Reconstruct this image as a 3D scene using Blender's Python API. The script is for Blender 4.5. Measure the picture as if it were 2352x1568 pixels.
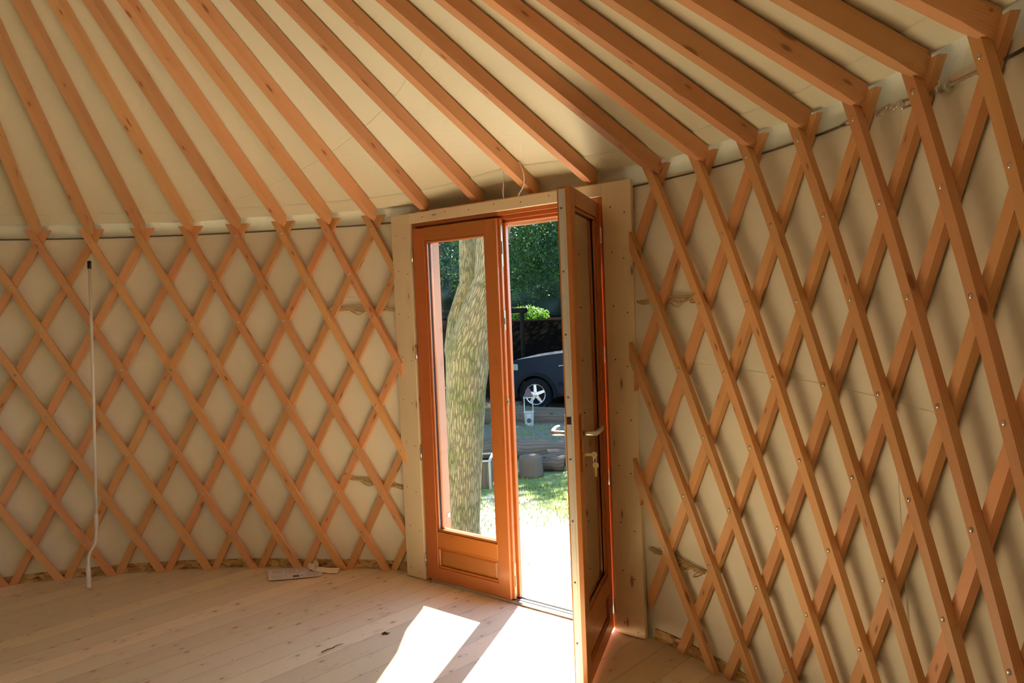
import bpy, bmesh, math, random
from mathutils import Vector, Matrix, noise
rng = random.Random(7)
for o in list(bpy.data.objects): bpy.data.objects.remove(o, do_unlink=True)
S = bpy.context.scene
COL = S.collection
sin, cos, pi = math.sin, math.cos, math.pi

# ---------------------------------------------------------------- camera
CAM = Vector((2.5386, -0.8156, 1.5100)); YAW, PITCH, ROLL = -0.43561, -0.04375, -0.04029
def cam_axes():
    ca, sa, cb, sb = cos(YAW), sin(YAW), cos(PITCH), sin(PITCH)
    f = Vector((sa*cb, ca*cb, sb)); r = Vector((ca, -sa, 0)); u = r.cross(f)
    return r*cos(ROLL)+u*sin(ROLL), u*cos(ROLL)-r*sin(ROLL), f
r_, u_, f_ = cam_axes()
cd = bpy.data.cameras.new('camera'); cam = bpy.data.objects.new('camera', cd); COL.objects.link(cam)
cam.matrix_world = Matrix(((r_.x, u_.x, -f_.x, CAM.x), (r_.y, u_.y, -f_.y, CAM.y), (r_.z, u_.z, -f_.z, CAM.z), (0, 0, 0, 1)))
cd.sensor_width = 36; cd.lens = 1758.2/2352*36; cd.clip_start = .05; cd.clip_end = 200
S.camera = cam

# ---------------------------------------------------------------- door frame of reference: u along the door, n outwards
DC = Vector((0.86497, 2.64814, 0)); DN = Vector((0.24299, 0.97003, 0)); DT = Vector((0.97003, -0.24299, 0))
def D(u, n, z): return DC + DT*u + DN*n + Vector((0, 0, z))

# ---------------------------------------------------------------- world, sun, exposure
W = bpy.data.worlds.new('world'); S.world = W; W.use_nodes = True
wn = W.node_tree; wn.nodes.clear()
sky = wn.nodes.new('ShaderNodeTexSky'); sky.sky_type = 'HOSEK_WILKIE'
sdir = -(DT*.41 - DN*1.0 + Vector((0, 0, -1.12))).normalized()
sky.sun_direction = sdir; sky.turbidity = 2.2; sky.ground_albedo = .3
bg = wn.nodes.new('ShaderNodeBackground'); bg.inputs['Strength'].default_value = 34.0
wo = wn.nodes.new('ShaderNodeOutputWorld')
tint = wn.nodes.new('ShaderNodeMix'); tint.data_type = 'RGBA'; tint.blend_type = 'MULTIPLY'; tint.inputs[0].default_value = 1; tint.inputs[7].default_value = (.92, .97, 1.02, 1)
wn.links.new(sky.outputs[0], tint.inputs[6]); wn.links.new(tint.outputs[2], bg.inputs[0]); wn.links.new(bg.outputs[0], wo.inputs[0])
sl = bpy.data.lights.new('sun', 'SUN'); sl.energy = 40.0; sl.angle = math.radians(.6); sl.color = (1.0, .95, .86)
sun = bpy.data.objects.new('sun', sl); COL.objects.link(sun)
sun.rotation_euler = (-sdir).to_track_quat('-Z', 'Y').to_euler(); sun.location = (0, 0, 12)
S.view_settings.view_transform = 'Standard'; S.view_settings.look = 'None'
S.view_settings.gamma = 1; S.view_settings.use_curve_mapping = False
S.view_settings.exposure = 0.30
S.cycles.max_bounces = 9; S.cycles.diffuse_bounces = 5; S.cycles.glossy_bounces = 3; S.cycles.transmission_bounces = 4
S.cycles.use_adaptive_sampling = True; S.cycles.adaptive_threshold = .07; S.cycles.adaptive_min_samples = 24
S.cycles.debug_use_spatial_splits = True; S.cycles.use_light_tree = False; W.cycles.sampling_method = 'NONE'
S.cycles.transparent_max_bounces = 12; S.cycles.use_denoising = True; S.cycles.sample_clamp_indirect = 40

# ---------------------------------------------------------------- materials
class NT:
    def __init__(s, name):
        s.m = bpy.data.materials.new(name); s.m.use_nodes = True; s.t = s.m.node_tree
        s.b = s.t.nodes['Principled BSDF']; s.out = s.t.nodes['Material Output']
    def n(s, typ, **kw):
        x = s.t.nodes.new(typ)
        for k, v in kw.items():
            if k.startswith('i_'):
                key = k[2:]; key = int(key) if key.isdigit() else key.replace('_', ' ')
                x.inputs[key].default_value = v
            else: setattr(x, k, v)
        return x
    def l(s, a, b): s.t.links.new(a, b)
    def math(s, op, a, b=None, clamp=False):
        x = s.n('ShaderNodeMath', operation=op, use_clamp=clamp)
        for i, v in enumerate((a, b)):
            if v is None: continue
            if isinstance(v, (int, float)): x.inputs[i].default_value = v
            else: s.l(v, x.inputs[i])
        return x.outputs[0]
    def mix(s, f, a, b):
        x = s.n('ShaderNodeMix', data_type='RGBA')
        for i, v in ((0, f), (6, a), (7, b)):
            if isinstance(v, (int, float)): x.inputs[i].default_value = v
            elif isinstance(v, tuple): x.inputs[i].default_value = (*v, 1)
            else: s.l(v, x.inputs[i])
        return x.outputs[2]
    def ramp(s, f, stops):
        x = s.n('ShaderNodeValToRGB'); e = x.color_ramp.elements
        while len(e) < len(stops): e.new(.5)
        for q, (p, c) in zip(e, stops):
            q.position = p; q.color = (*c, 1) if isinstance(c, tuple) else (c, c, c, 1)
        s.l(f, x.inputs[0]); return x.outputs[0]
    def bump(s, h, strength, dist=.01):
        x = s.n('ShaderNodeBump'); x.inputs['Strength'].default_value = strength; x.inputs['Distance'].default_value = dist
        s.l(h, x.inputs['Height']); s.l(x.outputs[0], s.b.inputs['Normal'])

def plain(name, c, rough=.6, metal=0., var=.12, scale=30, bump=.15, spec=.5):
    g = NT(name); tc = g.n('ShaderNodeTexCoord')
    nz = g.n('ShaderNodeTexNoise', i_Scale=scale, i_Detail=4.); g.l(tc.outputs['Object'], nz.inputs[0])
    g.l(g.mix(nz.outputs[0], tuple(x*(1-var) for x in c), tuple(min(1, x*(1+var)) for x in c)), g.b.inputs['Base Color'])
    g.b.inputs['Roughness'].default_value = rough; g.b.inputs['Metallic'].default_value = metal
    g.b.inputs['Specular IOR Level'].default_value = spec
    if bump: g.bump(nz.outputs[0], bump, .004)
    return g.m

def wood(name, light, mid, dark, knotc, rough=.55, knots=.10, grain=1., sap=None, plank=None, coat=0., seam=.0015, spec=.5, uscale=1., knot_scale=(4.5, 13.)):
    """UV in metres, u along the board"""
    g = NT(name); uv = g.n('ShaderNodeUVMap'); oi = g.n('ShaderNodeObjectInfo')
    off = g.n('ShaderNodeCombineXYZ'); r = oi.outputs['Random']
    g.l(g.math('MULTIPLY', r, 37.), off.inputs[0]); g.l(g.math('MULTIPLY', r, 91.), off.inputs[2])
    sep = g.n('ShaderNodeSeparateXYZ'); g.l(uv.outputs[0], sep.inputs[0])
    vv = sep.outputs[1]; uu = sep.outputs[0]; pid = None; edge = None
    if plank:
        q = g.math('DIVIDE', vv, plank); fl = g.math('FLOOR', q); fr = g.math('SUBTRACT', q, fl)
        wn_ = g.n('ShaderNodeTexWhiteNoise', noise_dimensions='1D'); g.l(fl, wn_.inputs['W']); pid = wn_.outputs[0]
        uu = g.math('ADD', uu, g.math('MULTIPLY', pid, 53.))
        e = g.math('MINIMUM', fr, g.math('SUBTRACT', 1., fr)); edge = g.math('LESS_THAN', e, seam/plank)
        edge_soft = g.math('MULTIPLY', e, plank/.004, True)
    cv = g.n('ShaderNodeCombineXYZ'); g.l(uu, cv.inputs[0]); g.l(vv, cv.inputs[1])
    ad = g.n('ShaderNodeVectorMath', operation='ADD'); g.l(cv.outputs[0], ad.inputs[0]); g.l(off.outputs[0], ad.inputs[1])
    P = ad.outputs[0]
    def scaled(sx, sy):
        m = g.n('ShaderNodeVectorMath', operation='MULTIPLY'); g.l(P, m.inputs[0]); m.inputs[1].default_value = (sx, sy, 1); return m.outputs[0]
    # knots
    vo = g.n('ShaderNodeTexVoronoi', feature='F1', i_Scale=1., voronoi_dimensions='2D'); g.l(scaled(*knot_scale), vo.inputs['Vector'])
    wn2 = g.n('ShaderNodeSeparateColor'); g.l(vo.outputs['Color'], wn2.inputs[0])
    sel = g.math('GREATER_THAN', wn2.outputs[0], .68)
    size = g.math('MULTIPLY', wn2.outputs[1], knots)
    kd = g.math('SUBTRACT', vo.outputs['Distance'], size)
    kmask = g.math('MULTIPLY', g.math('SUBTRACT', 1., g.math('MULTIPLY', g.math('MAXIMUM', kd, 0.), 16., True)), sel)
    kring = g.math('MULTIPLY', g.math('SUBTRACT', 1., g.math('MULTIPLY', vo.outputs['Distance'], 2.6, True)), sel)
    # grain distorted round knots
    dis = g.n('ShaderNodeTexNoise', i_Scale=1., i_Detail=2.); g.l(scaled(1.3*uscale, 4.), dis.inputs[0])
    w = g.math('ADD', g.math('MULTIPLY', vv, 1000.*grain), g.math('ADD', g.math('MULTIPLY', dis.outputs[0], 26.), g.math('MULTIPLY', kring, 9.)))
    w = g.math('ADD', w, g.math('MULTIPLY', r, 60.))
    ring = g.math('MULTIPLY', g.math('ADD', g.math('SINE', w), 1.), .5)
    fine = g.n('ShaderNodeTexNoise', i_Scale=1., i_Detail=2., i_Roughness=.65); g.l(scaled(5., 260.), fine.inputs[0])
    broad = g.n('ShaderNodeTexNoise', i_Scale=1., i_Detail=2.); g.l(scaled(.8, 9.), broad.inputs[0])
    f = g.math('ADD', g.math('MULTIPLY', g.math('POWER', ring, 1.6), .50), g.math('MULTIPLY', fine.outputs[0], .5))
    c = g.mix(g.math('MULTIPLY', f, 1., True), light, mid)
    c = g.mix(g.math('MULTIPLY', g.math('SUBTRACT', broad.outputs[0], .45), 1.6, True), c, dark)
    tone = pid if plank else r
    hs = g.n('ShaderNodeHueSaturation'); g.l(c, hs.inputs['Color']); g.l(g.math('ADD', g.math('MULTIPLY', g.math('FRACT', g.math('MULTIPLY', tone, 7.3)), .30), .85), hs.inputs['Value'])
    g.l(g.math('ADD', .492, g.math('MULTIPLY', g.math('FRACT', g.math('MULTIPLY', tone, 13.7)), .016)), hs.inputs['Hue'])
    c = hs.outputs[0]
    if sap:   # pale sapwood strip on some boards
        sm = g.math('MULTIPLY', g.math('GREATER_THAN', g.math('FRACT', g.math('MULTIPLY', r, 17.1)), .55),
                    g.math('SUBTRACT', 1., g.math('MULTIPLY', g.math('ABSOLUTE', g.math('SUBTRACT', g.math('ADD', vv, g.math('MULTIPLY', dis.outputs[0], .04)), .115)), 60., True)))
        c = g.mix(g.math('MULTIPLY', sm, .75), c, sap)
    c = g.mix(g.math('MULTIPLY', kring, .28), c, tuple((a+b)/2 for a, b in zip(mid, knotc)))
    c = g.mix(g.math('MULTIPLY', kmask, .85), c, knotc)
    if plank:   # trodden smudges
        st = g.n('ShaderNodeTexNoise', i_Scale=1., i_Detail=4., i_Roughness=.7); g.l(scaled(9., 14.), st.inputs[0])
        c = g.mix(g.math('MULTIPLY', g.math('SUBTRACT', st.outputs[0], .60), 3.2, True), c, (.42, .29, .19))
    if plank: c = g.mix(g.math('MULTIPLY', edge, .55), c, tuple(x*.35 for x in dark))
    g.l(c, g.b.inputs['Base Color'])
    g.b.inputs['Roughness'].default_value = rough; g.b.inputs['Coat Weight'].default_value = coat; g.b.inputs['Coat Roughness'].default_value = .18
    g.b.inputs['Specular IOR Level'].default_value = spec
    if plank: g.bump(g.math('ADD', fine.outputs[0], g.math('MULTIPLY', edge_soft, 6.)), .25, .0012)
    return g.m

M = {}
M['fir'] = wood('fir_lath', (.78, .43, .20), (.67, .305, .115), (.60, .255, .09), (.30, .11, .045), rough=.5, sap=(.78, .58, .34))
M['fir_rafter'] = wood('fir_rafter', (.79, .45, .23), (.68, .315, .125), (.61, .265, .10), (.30, .11, .045), rough=.55, sap=(.80, .62, .34), knots=.12)
M['spruce'] = wood('spruce_board', (.92, .78, .53), (.88, .70, .44), (.86, .67, .42), (.30, .14, .06), rough=.55, grain=.8, knots=.07, knot_scale=(3.6, 12.))
M['floor'] = wood('spruce_floor', (.84, .70, .47), (.77, .60, .37), (.75, .57, .34), (.36, .20, .10), rough=.50, plank=.14, grain=.6, knots=.085, spec=1.0, knot_scale=(8.0, 14.))
M['larch'] = wood('larch_reveal', (.36, .20, .105), (.31, .155, .075), (.32, .17, .085), (.22, .09, .045), rough=.6, knots=.06)
M['door'] = wood('varnished_door', (.55, .17, .028), (.45, .125, .018), (.44, .12, .017), (.30, .07, .01), rough=.42, coat=.5, knots=0.0, grain=1.3)
M['oldwood'] = wood('weathered_log', (.12, .088, .058), (.06, .042, .027), (.05, .034, .022), (.02, .013, .009), rough=.95, grain=.15, spec=.05)

def canvas(name, c, tr, weave=900, wr=.28):
    g = NT(name); tc = g.n('ShaderNodeTexCoord')
    n1 = g.n('ShaderNodeTexNoise', i_Scale=2.2, i_Detail=2., i_Roughness=.55); g.l(tc.outputs['Object'], n1.inputs[0])
    n2 = g.n('ShaderNodeTexNoise', i_Scale=7., i_Detail=3., i_Roughness=.6, i_Distortion=1.6); g.l(tc.outputs['Object'], n2.inputs[0])
    col = g.mix(n1.outputs[0], tuple(x*.93 for x in c), tuple(x*1.04 for x in c)); g.l(col, g.b.inputs['Base Color'])
    g.b.inputs['Roughness'].default_value = .9; g.b.inputs['Specular IOR Level'].default_value = .15
    h = g.math('ADD', g.math('MULTIPLY', n1.outputs[0], 1.2), g.math('MULTIPLY', n2.outputs[0], .55))
    g.bump(h, wr, .02)
    return g.m
M['canvas'] = canvas('cotton_canvas', (.84, .78, .62), .10)
M['canvas_roof'] = canvas('cotton_roof', (.85, .82, .63), .10, wr=.35)

def glass():
    g = NT('clear_glass')
    g.b.inputs['Base Color'].default_value = (1, 1, 1, 1); g.b.inputs['Roughness'].default_value = 0
    gl = g.n('ShaderNodeBsdfGlossy'); gl.inputs['Roughness'].default_value = .01
    tp = g.n('ShaderNodeBsdfTransparent'); tp.inputs[0].default_value = (.95, .965, .95, 1)
    fr = g.n('ShaderNodeFresnel'); fr.inputs[0].default_value = 1.5
    f2 = g.math('MULTIPLY', fr.outputs[0], 1.0, True)
    mx = g.n('ShaderNodeMixShader'); g.l(f2, mx.inputs[0]); g.l(tp.outputs[0], mx.inputs[1]); g.l(gl.outputs[0], mx.inputs[2])
    g.l(mx.outputs[0], g.out.inputs[0]); g.m.node_tree.nodes.remove(g.b); return g.m
M['glass'] = glass()
M['steel'] = plain('zinc_steel', (.62, .61, .57), .32, 1., .1, 60, .05)
M['alu'] = plain('brushed_aluminium', (.62, .62, .60), .35, 1., .06, 80, .05)
M['strip'] = plain('lock_strip', (.66, .62, .56), .45, .6, .06, 40, .05)
M['brass'] = plain('worn_brass', (.62, .45, .22), .3, 1., .1, 60, .05)
M['dark_metal'] = plain('dark_cable', (.15, .13, .10), .6, .3, .2, 90, .1)
M['keep'] = plain('worn_keep_metal', (.30, .25, .16), .4, .8, .2, 90, .1)
M['black'] = plain('black_plastic', (.012, .010, .008), .4)
M['white'] = plain('cream_enamel', (.80, .76, .66), .35, 0, .03, 30, 0)
M['twine'] = plain('sisal_twine', (.58, .40, .18), .9, 0, .3, 240, .6)
M['cord'] = plain('white_cord', (.78, .72, .60), .7, 0, .05, 200, .2)
M['nail'] = plain('dark_nail', (.09, .05, .03), .5, .3)
M['twig'] = plain('dry_twig', (.13, .09, .05), .9)
M['shaving'] = plain('wood_shaving', (.74, .58, .36), .8)
M['gasket'] = plain('dark_gasket', (.02, .015, .012), .7)
M['ribbon'] = plain('pale_tape', (.80, .70, .50), .7)

def osb():
    g = NT('osb_board'); tc = g.n('ShaderNodeTexCoord')
    v = g.n('ShaderNodeTexVoronoi', i_Scale=28.); mp = g.n('ShaderNodeMapping'); mp.inputs['Scale'].default_value = (1, 1, 2.6)
    nz = g.n('ShaderNodeTexNoise', i_Scale=14., i_Detail=3.); g.l(tc.outputs['Object'], nz.inputs[0])
    ad = g.n('ShaderNodeVectorMath', operation='MULTIPLY_ADD'); g.l(nz.outputs['Color'], ad.inputs[0]); ad.inputs[1].default_value = (.06, .06, .06)
    g.l(tc.outputs['Object'], mp.inputs[0]); g.l(mp.outputs[0], ad.inputs[2]); g.l(ad.outputs[0], v.inputs['Vector'])
    s = g.n('ShaderNodeSeparateColor'); g.l(v.outputs['Color'], s.inputs[0])
    g.l(g.ramp(s.outputs[0], [(0, (.20, .10, .035)), (.35, (.52, .31, .11)), (.7, (.66, .45, .20)), (1, (.40, .22, .08))]), g.b.inputs['Base Color'])
    g.b.inputs['Roughness'].default_value = .8; g.bump(v.outputs['Distance'], .5, .004); return g.m
M['osb'] = osb()

def bark():
    g = NT('ash_bark'); tc = g.n('ShaderNodeTexCoord'); uv = g.n('ShaderNodeUVMap')
    mp = g.n('ShaderNodeMapping'); mp.inputs['Scale'].default_value = (9, 52, 1); g.l(uv.outputs[0], mp.inputs[0])
    nz = g.n('ShaderNodeTexNoise', i_Scale=1.4, i_Detail=3.); g.l(mp.outputs[0], nz.inputs[0])
    ad = g.n('ShaderNodeVectorMath', operation='MULTIPLY_ADD'); g.l(nz.outputs['Color'], ad.inputs[0]); ad.inputs[1].default_value = (1.2, 1.2, 0); g.l(mp.outputs[0], ad.inputs[2])
    vo = g.n('ShaderNodeTexVoronoi', feature='DISTANCE_TO_EDGE', i_Scale=1., voronoi_dimensions='2D'); g.l(ad.outputs[0], vo.inputs['Vector'])
    n2 = g.n('ShaderNodeTexNoise', i_Scale=3.2, i_Detail=5., i_Roughness=.65); g.l(tc.outputs['Object'], n2.inputs[0])
    n3 = g.n('ShaderNodeTexNoise', i_Scale=40., i_Detail=4.); g.l(tc.outputs['Object'], n3.inputs[0])
    crack = g.math('ADD', g.math('MULTIPLY', g.math('MULTIPLY', vo.outputs[0], 5., True), .55), .45)
    c = g.mix(n3.outputs[0], (.085, .07, .035), (.24, .20, .105))
    c = g.mix(g.math('MULTIPLY', g.math('SUBTRACT', n2.outputs[0], .47), 4., True), c, (.05, .075, .010))
    c = g.mix(crack, (.035, .028, .016), c); g.l(c, g.b.inputs['Base Color']); g.b.inputs['Roughness'].default_value = .95; g.b.inputs['Specular IOR Level'].default_value = .1
    g.bump(crack, .8, .02); return g.m
M['bark'] = bark()

def leafmat(name, a, b, tr=.35):
    g = NT(name); oi = g.n('ShaderNodeTexCoord')
    nz = g.n('ShaderNodeTexNoise', i_Scale=2.5, i_Detail=4.); g.l(oi.outputs['Object'], nz.inputs[0])
    c = g.mix(g.math('MULTIPLY', g.math('SUBTRACT', nz.outputs[0], .3), 2.4, True), a, b); g.l(c, g.b.inputs['Base Color'])
    g.b.inputs['Roughness'].default_value = .6; g.b.inputs['Specular IOR Level'].default_value = .15
    t = g.n('ShaderNodeBsdfTranslucent'); g.l(g.mix(.5, c, (b[0]*1.6, min(1, b[1]*1.5), b[2]*.7)), t.inputs[0])
    mx = g.n('ShaderNodeMixShader'); mx.inputs[0].default_value = tr
    g.l(g.b.outputs[0], mx.inputs[1]); g.l(t.outputs[0], mx.inputs[2]); g.l(mx.outputs[0], g.out.inputs[0]); return g.m
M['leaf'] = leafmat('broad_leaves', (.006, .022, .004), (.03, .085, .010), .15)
M['leaf_dark'] = leafmat('shaded_dark_leaves', (.0015, .004, .001), (.004, .010, .002), .02)  # near-black copy of the leaves: shade of bush and hedge painted in
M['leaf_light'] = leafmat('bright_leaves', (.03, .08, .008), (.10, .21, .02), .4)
M['grass'] = leafmat('grass_blades', (.045, .085, .012), (.16, .21, .04), .2)
M['yellow'] = plain('yellow_plastic', (.80, .55, .03), .5)
M['bluep'] = plain('blue_plastic', (.02, .06, .30), .4)
M['stone'] = plain('grey_stone', (.15, .13, .10), .9, 0, .35, 12, .8, .05)
M['cream_wood'] = plain('pale_green_paint', (.24, .235, .17), .6, 0, .1, 20, .2)
M['soil'] = plain('dark_soil', (.012, .009, .006), 1, 0, .5, 25, .8, .03)
M['lichen'] = plain('white_limewash', (.24, .22, .17), .9, 0, .35, 22, .5, .05)
M['rust'] = plain('rusty_tin', (.07, .035, .025), .7, .3, .4, 30, .4)
M['carpaint'] = plain('dark_blue_paint', (.002, .0055, .0095), .35, 0, .1, 3, 0, .12)
M['cartrim'] = plain('grey_plastic', (.006, .007, .008), .7, 0, .1, 30, .05, .05)
M['tyre'] = plain('tyre_rubber', (.006, .006, .006), .9, 0, .2, 40, .2, .1)
M['headlamp'] = plain('headlamp_glass', (.16, .20, .15), .2, .2, .15, 14, .1)
M['carglass'] = plain('tinted_glass', (.012, .018, .02), .05, 0, 0, 1, 0)

def ground():
    g = NT('garden_ground'); tc = g.n('ShaderNodeTexCoord'); P = tc.outputs['Object']
    def nz(s, d=5., r=.6): x = g.n('ShaderNodeTexNoise', i_Scale=float(s), i_Detail=d, i_Roughness=r); g.l(P, x.inputs[0]); return x.outputs[0]
    a, b, c_ = nz(.9), nz(14.), nz(90., 3.)
    dirt = g.mix(b, (.34, .30, .25), (.52, .47, .40)); dirt = g.mix(g.math('MULTIPLY', g.math('SUBTRACT', c_, .55), 5., True), dirt, (.24, .19, .13))
    grass = g.mix(b, (.07, .10, .02), (.20, .23, .07))
    sp = g.n('ShaderNodeSeparateXYZ'); g.l(P, sp.inputs[0])
    k = g.math('MULTIPLY', g.math('SUBTRACT', g.math('ADD', g.math('MULTIPLY', sp.outputs[1], .35), g.math('MULTIPLY', a, 2.2)), 1.55), 2.5, True)
    k2 = g.math('SUBTRACT', 1., g.math('MULTIPLY', g.math('SUBTRACT', sp.outputs[1], 4.6), 2., True))
    col = g.mix(g.math('MULTIPLY', g.math('MULTIPLY', k, k2), .9), dirt, grass)
    far_dim = g.math('MULTIPLY', g.math('SUBTRACT', sp.outputs[1], 3.7), 1.2, True); col = g.mix(g.math('MULTIPLY', far_dim, .9), col, g.mix(b, (.070, .054, .032), (.17, .14, .095)))  # soil farther out painted darker in place of weaker sky light
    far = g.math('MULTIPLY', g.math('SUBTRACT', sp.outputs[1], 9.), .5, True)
    col = g.mix(far, col, (.004, .003, .002))  # shade on the bank behind the car is painted as near-black
    g.l(col, g.b.inputs['Base Color']); g.b.inputs['Roughness'].default_value = 1; g.b.inputs['Specular IOR Level'].default_value = .0
    g.bump(g.math('ADD', b, c_), .6, .03); return g.m
M['ground'] = ground()

def paper():
    """printed leaflet: grey text blocks, rules and a black bar (UV 0..1)"""
    g = NT('printed_paper'); uv = g.n('ShaderNodeUVMap'); s = g.n('ShaderNodeSeparateXYZ'); g.l(uv.outputs[0], s.inputs[0]); x, y = s.outputs[0], s.outputs[1]
    def band(v, a, b): return g.math('MULTIPLY', g.math('GREATER_THAN', v, a), g.math('LESS_THAN', v, b))
    def rect(x0, x1, y0, y1): return g.math('MULTIPLY', band(x, x0, x1), band(y, y0, y1))
    nz = g.n('ShaderNodeTexNoise', i_Scale=1., i_Detail=2.); mp = g.n('ShaderNodeMapping'); mp.inputs['Scale'].default_value = (140, 10, 1); g.l(uv.outputs[0], mp.inputs[0]); g.l(mp.outputs[0], nz.inputs[0])
    rows = g.math('GREATER_THAN', g.math('SINE', g.math('MULTIPLY', y, 150.)), .1)
    txt = g.math('MULTIPLY', g.math('MULTIPLY', rows, g.math('GREATER_THAN', nz.outputs[0], .47)), .5)
    m = None
    for r in ((.08, .25, .55, .88), (.08, .28, .12, .3), (.36, .50, .45, .9), (.54, .66, .62, .9), (.70, .93, .10, .62), (.74, .86, .7, .92)):
        q = g.math('MULTIPLY', rect(*r), txt); m = q if m is None else g.math('MAXIMUM', m, q)
    for r in ((.325, .332, .1, .9), (.06, .30, .34, .36), (.06, .065, .1, .36), (.68, .683, .1, .9)): m = g.math('MAXIMUM', m, g.math('MULTIPLY', rect(*r), .55))
    m = g.math('MAXIMUM', m, g.math('MULTIPLY', rect(.45, .57, .14, .30), .93)); m = g.math('MAXIMUM', m, g.math('MULTIPLY', rect(.60, .63, .2, .28), .7)); m = g.math('MAXIMUM', m, g.math('MULTIPLY', rect(.52, .55, .44, .50), .7))
    g.l(g.mix(m, (.76, .70, .70), (.05, .04, .05)), g.b.inputs['Base Color']); g.b.inputs['Roughness'].default_value = .7; return g.m
M['paper'] = paper()

# ---------------------------------------------------------------- mesh builder (world coordinates)
class MB:
    def __init__(s): s.v = []; s.f = []; s.uv = []; s.sm = []
    def face(s, idx, uvs=None, smooth=False):
        s.f.append(tuple(idx)); s.uv.append(uvs or [(0, 0)]*len(idx)); s.sm.append(smooth)
    def hexa(s, P, du, dv, dw, c0=0.):
        """8 corners P[(i,j,k)] order 000,100,110,010,001,101,111,011; u is the long axis; du dv dw sizes for uv"""
        b = len(s.v); s.v += [Vector(p) for p in P]
        q = [((0, 1, 5, 4), (0, 0), (du, dw)), ((3, 7, 6, 2), None, None), ((0, 3, 2, 1), None, None), ((4, 5, 6, 7), None, None), ((1, 2, 6, 5), None, None), ((0, 4, 7, 3), None, None)]
        s.face([b+0, b+1, b+5, b+4], [(0, c0), (du, c0), (du, c0+dw), (0, c0+dw)])
        s.face([b+3, b+7, b+6, b+2], [(0, c0+.2), (0, c0+.2+dw), (du, c0+.2+dw), (du, c0+.2)])
        s.face([b+0, b+3, b+2, b+1], [(0, c0+.4), (0, c0+.4+dv), (du, c0+.4+dv), (du, c0+.4)])
        s.face([b+4, b+5, b+6, b+7], [(0, c0+.6), (du, c0+.6), (du, c0+.6+dv), (0, c0+.6+dv)])
        s.face([b+1, b+2, b+6, b+5], [(0, 0), (dv*.1, dv), (dv*.1+.002, dv), (.002, 0)])
        s.face([b+0, b+4, b+7, b+3], [(0, 0), (.002, 0), (dv*.1+.002, dv), (dv*.1, dv)])
    def box(s, F, a, b, c, long=None):
        """F maps local (x,y,z) to world; a,b,c are (lo,hi)"""
        L = [a[1]-a[0], b[1]-b[0], c[1]-c[0]]; ax = L.index(max(L)) if long is None else long
        o = [(0, 1, 2), (1, 2, 0), (2, 0, 1)][ax]; R = (a, b, c); P = []
        for (i, j, k) in ((0, 0, 0), (1, 0, 0), (1, 1, 0), (0, 1, 0), (0, 0, 1), (1, 0, 1), (1, 1, 1), (0, 1, 1)):
            q = [0, 0, 0]; q[o[0]] = R[o[0]][i]; q[o[1]] = R[o[1]][j]; q[o[2]] = R[o[2]][k]; P.append(F(*q))
        s.hexa(P, L[o[0]], L[o[1]], L[o[2]]); return s
    def tube(s, pts, rad, n=10, cap=True, vs=1.):
        pts = [Vector(p) for p in pts]; rr = rad if isinstance(rad, (list, tuple)) else [rad]*len(pts)
        b0 = len(s.v); L = 0; prev = None; Ls = []
        for i, p in enumerate(pts):
            d = (pts[min(i+1, len(pts)-1)]-pts[max(i-1, 0)]).normalized()
            if prev is None: x = d.orthogonal().normalized()
            else: x = (prev-d*prev.dot(d)).normalized()
            prev = x; y = d.cross(x)
            if i: L += (p-pts[i-1]).length
            Ls.append(L)
            for k in range(n): s.v.append(p+(x*cos(2*pi*k/n)+y*sin(2*pi*k/n))*rr[i])
        for i in range(len(pts)-1):
            for k in range(n):
                k2 = (k+1) % n; w = 2*pi*rr[0]/n*vs
                s.face([b0+i*n+k, b0+i*n+k2, b0+(i+1)*n+k2, b0+(i+1)*n+k], [(Ls[i], k*w), (Ls[i], k*w+w), (Ls[i+1], k*w+w), (Ls[i+1], k*w)], True)
        if cap:
            s.face([b0+k for k in range(n)][::-1], None); s.face([b0+(len(pts)-1)*n+k for k in range(n)], None)
        return s
    def lathe(s, o, ax, prof, n=20, smooth=True):
        """prof: (r, h) along axis ax from origin o"""
        ax = Vector(ax).normalized(); x = ax.orthogonal().normalized(); y = ax.cross(x); b0 = len(s.v); o = Vector(o)
        for r, h in prof:
            for k in range(n): s.v.append(o+ax*h+(x*cos(2*pi*k/n)+y*sin(2*pi*k/n))*r)
        for i in range(len(prof)-1):
            for k in range(n):
                k2 = (k+1) % n; s.face([b0+i*n+k, b0+i*n+k2, b0+(i+1)*n+k2, b0+(i+1)*n+k], None, smooth)
        s.face([b0+k for k in range(n)][::-1]); s.face([b0+(len(prof)-1)*n+k for k in range(n)]); return s
    def prism(s, F, poly, w, smooth=False):
        """poly of (x,z) extruded over y=w (lo,hi)"""
        n = len(poly); b = len(s.v)
        for y in w:
            for x, z in poly: s.v.append(F(x, y, z))
        s.face([b+i for i in range(n)], [(p[0], p[1]) for p in poly]); s.face([b+n+i for i in range(n)][::-1], [(p[0], p[1]) for p in poly][::-1])
        for i in range(n):
            j = (i+1) % n; s.face([b+i, b+n+i, b+n+j, b+j], [(0, 0), (.1, 0), (.1, .1), (0, .1)], smooth)
        return s
    def build(s, name, mat, parent=None, bevel=0., flip=False):
        org = Vector((0, 0, 0))
        if parent is not None:
            p = parent
            while p is not None: org = org+p.location; p = p.parent
        elif s.v:
            lo = [min(v[i] for v in s.v) for i in range(3)]; hi = [max(v[i] for v in s.v) for i in range(3)]
            org = Vector(((lo[0]+hi[0])/2, (lo[1]+hi[1])/2, lo[2]))
        me = bpy.data.meshes.new(name); me.from_pydata([tuple(v-org) for v in s.v], [], s.f)
        ul = me.uv_layers.new(name='UVMap'); k = 0
        for f, sm in zip(s.uv, s.sm):
            for c in f: ul.data[k].uv = c; k += 1
        me.polygons.foreach_set('use_smooth', s.sm); me.materials.append(mat)
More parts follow.
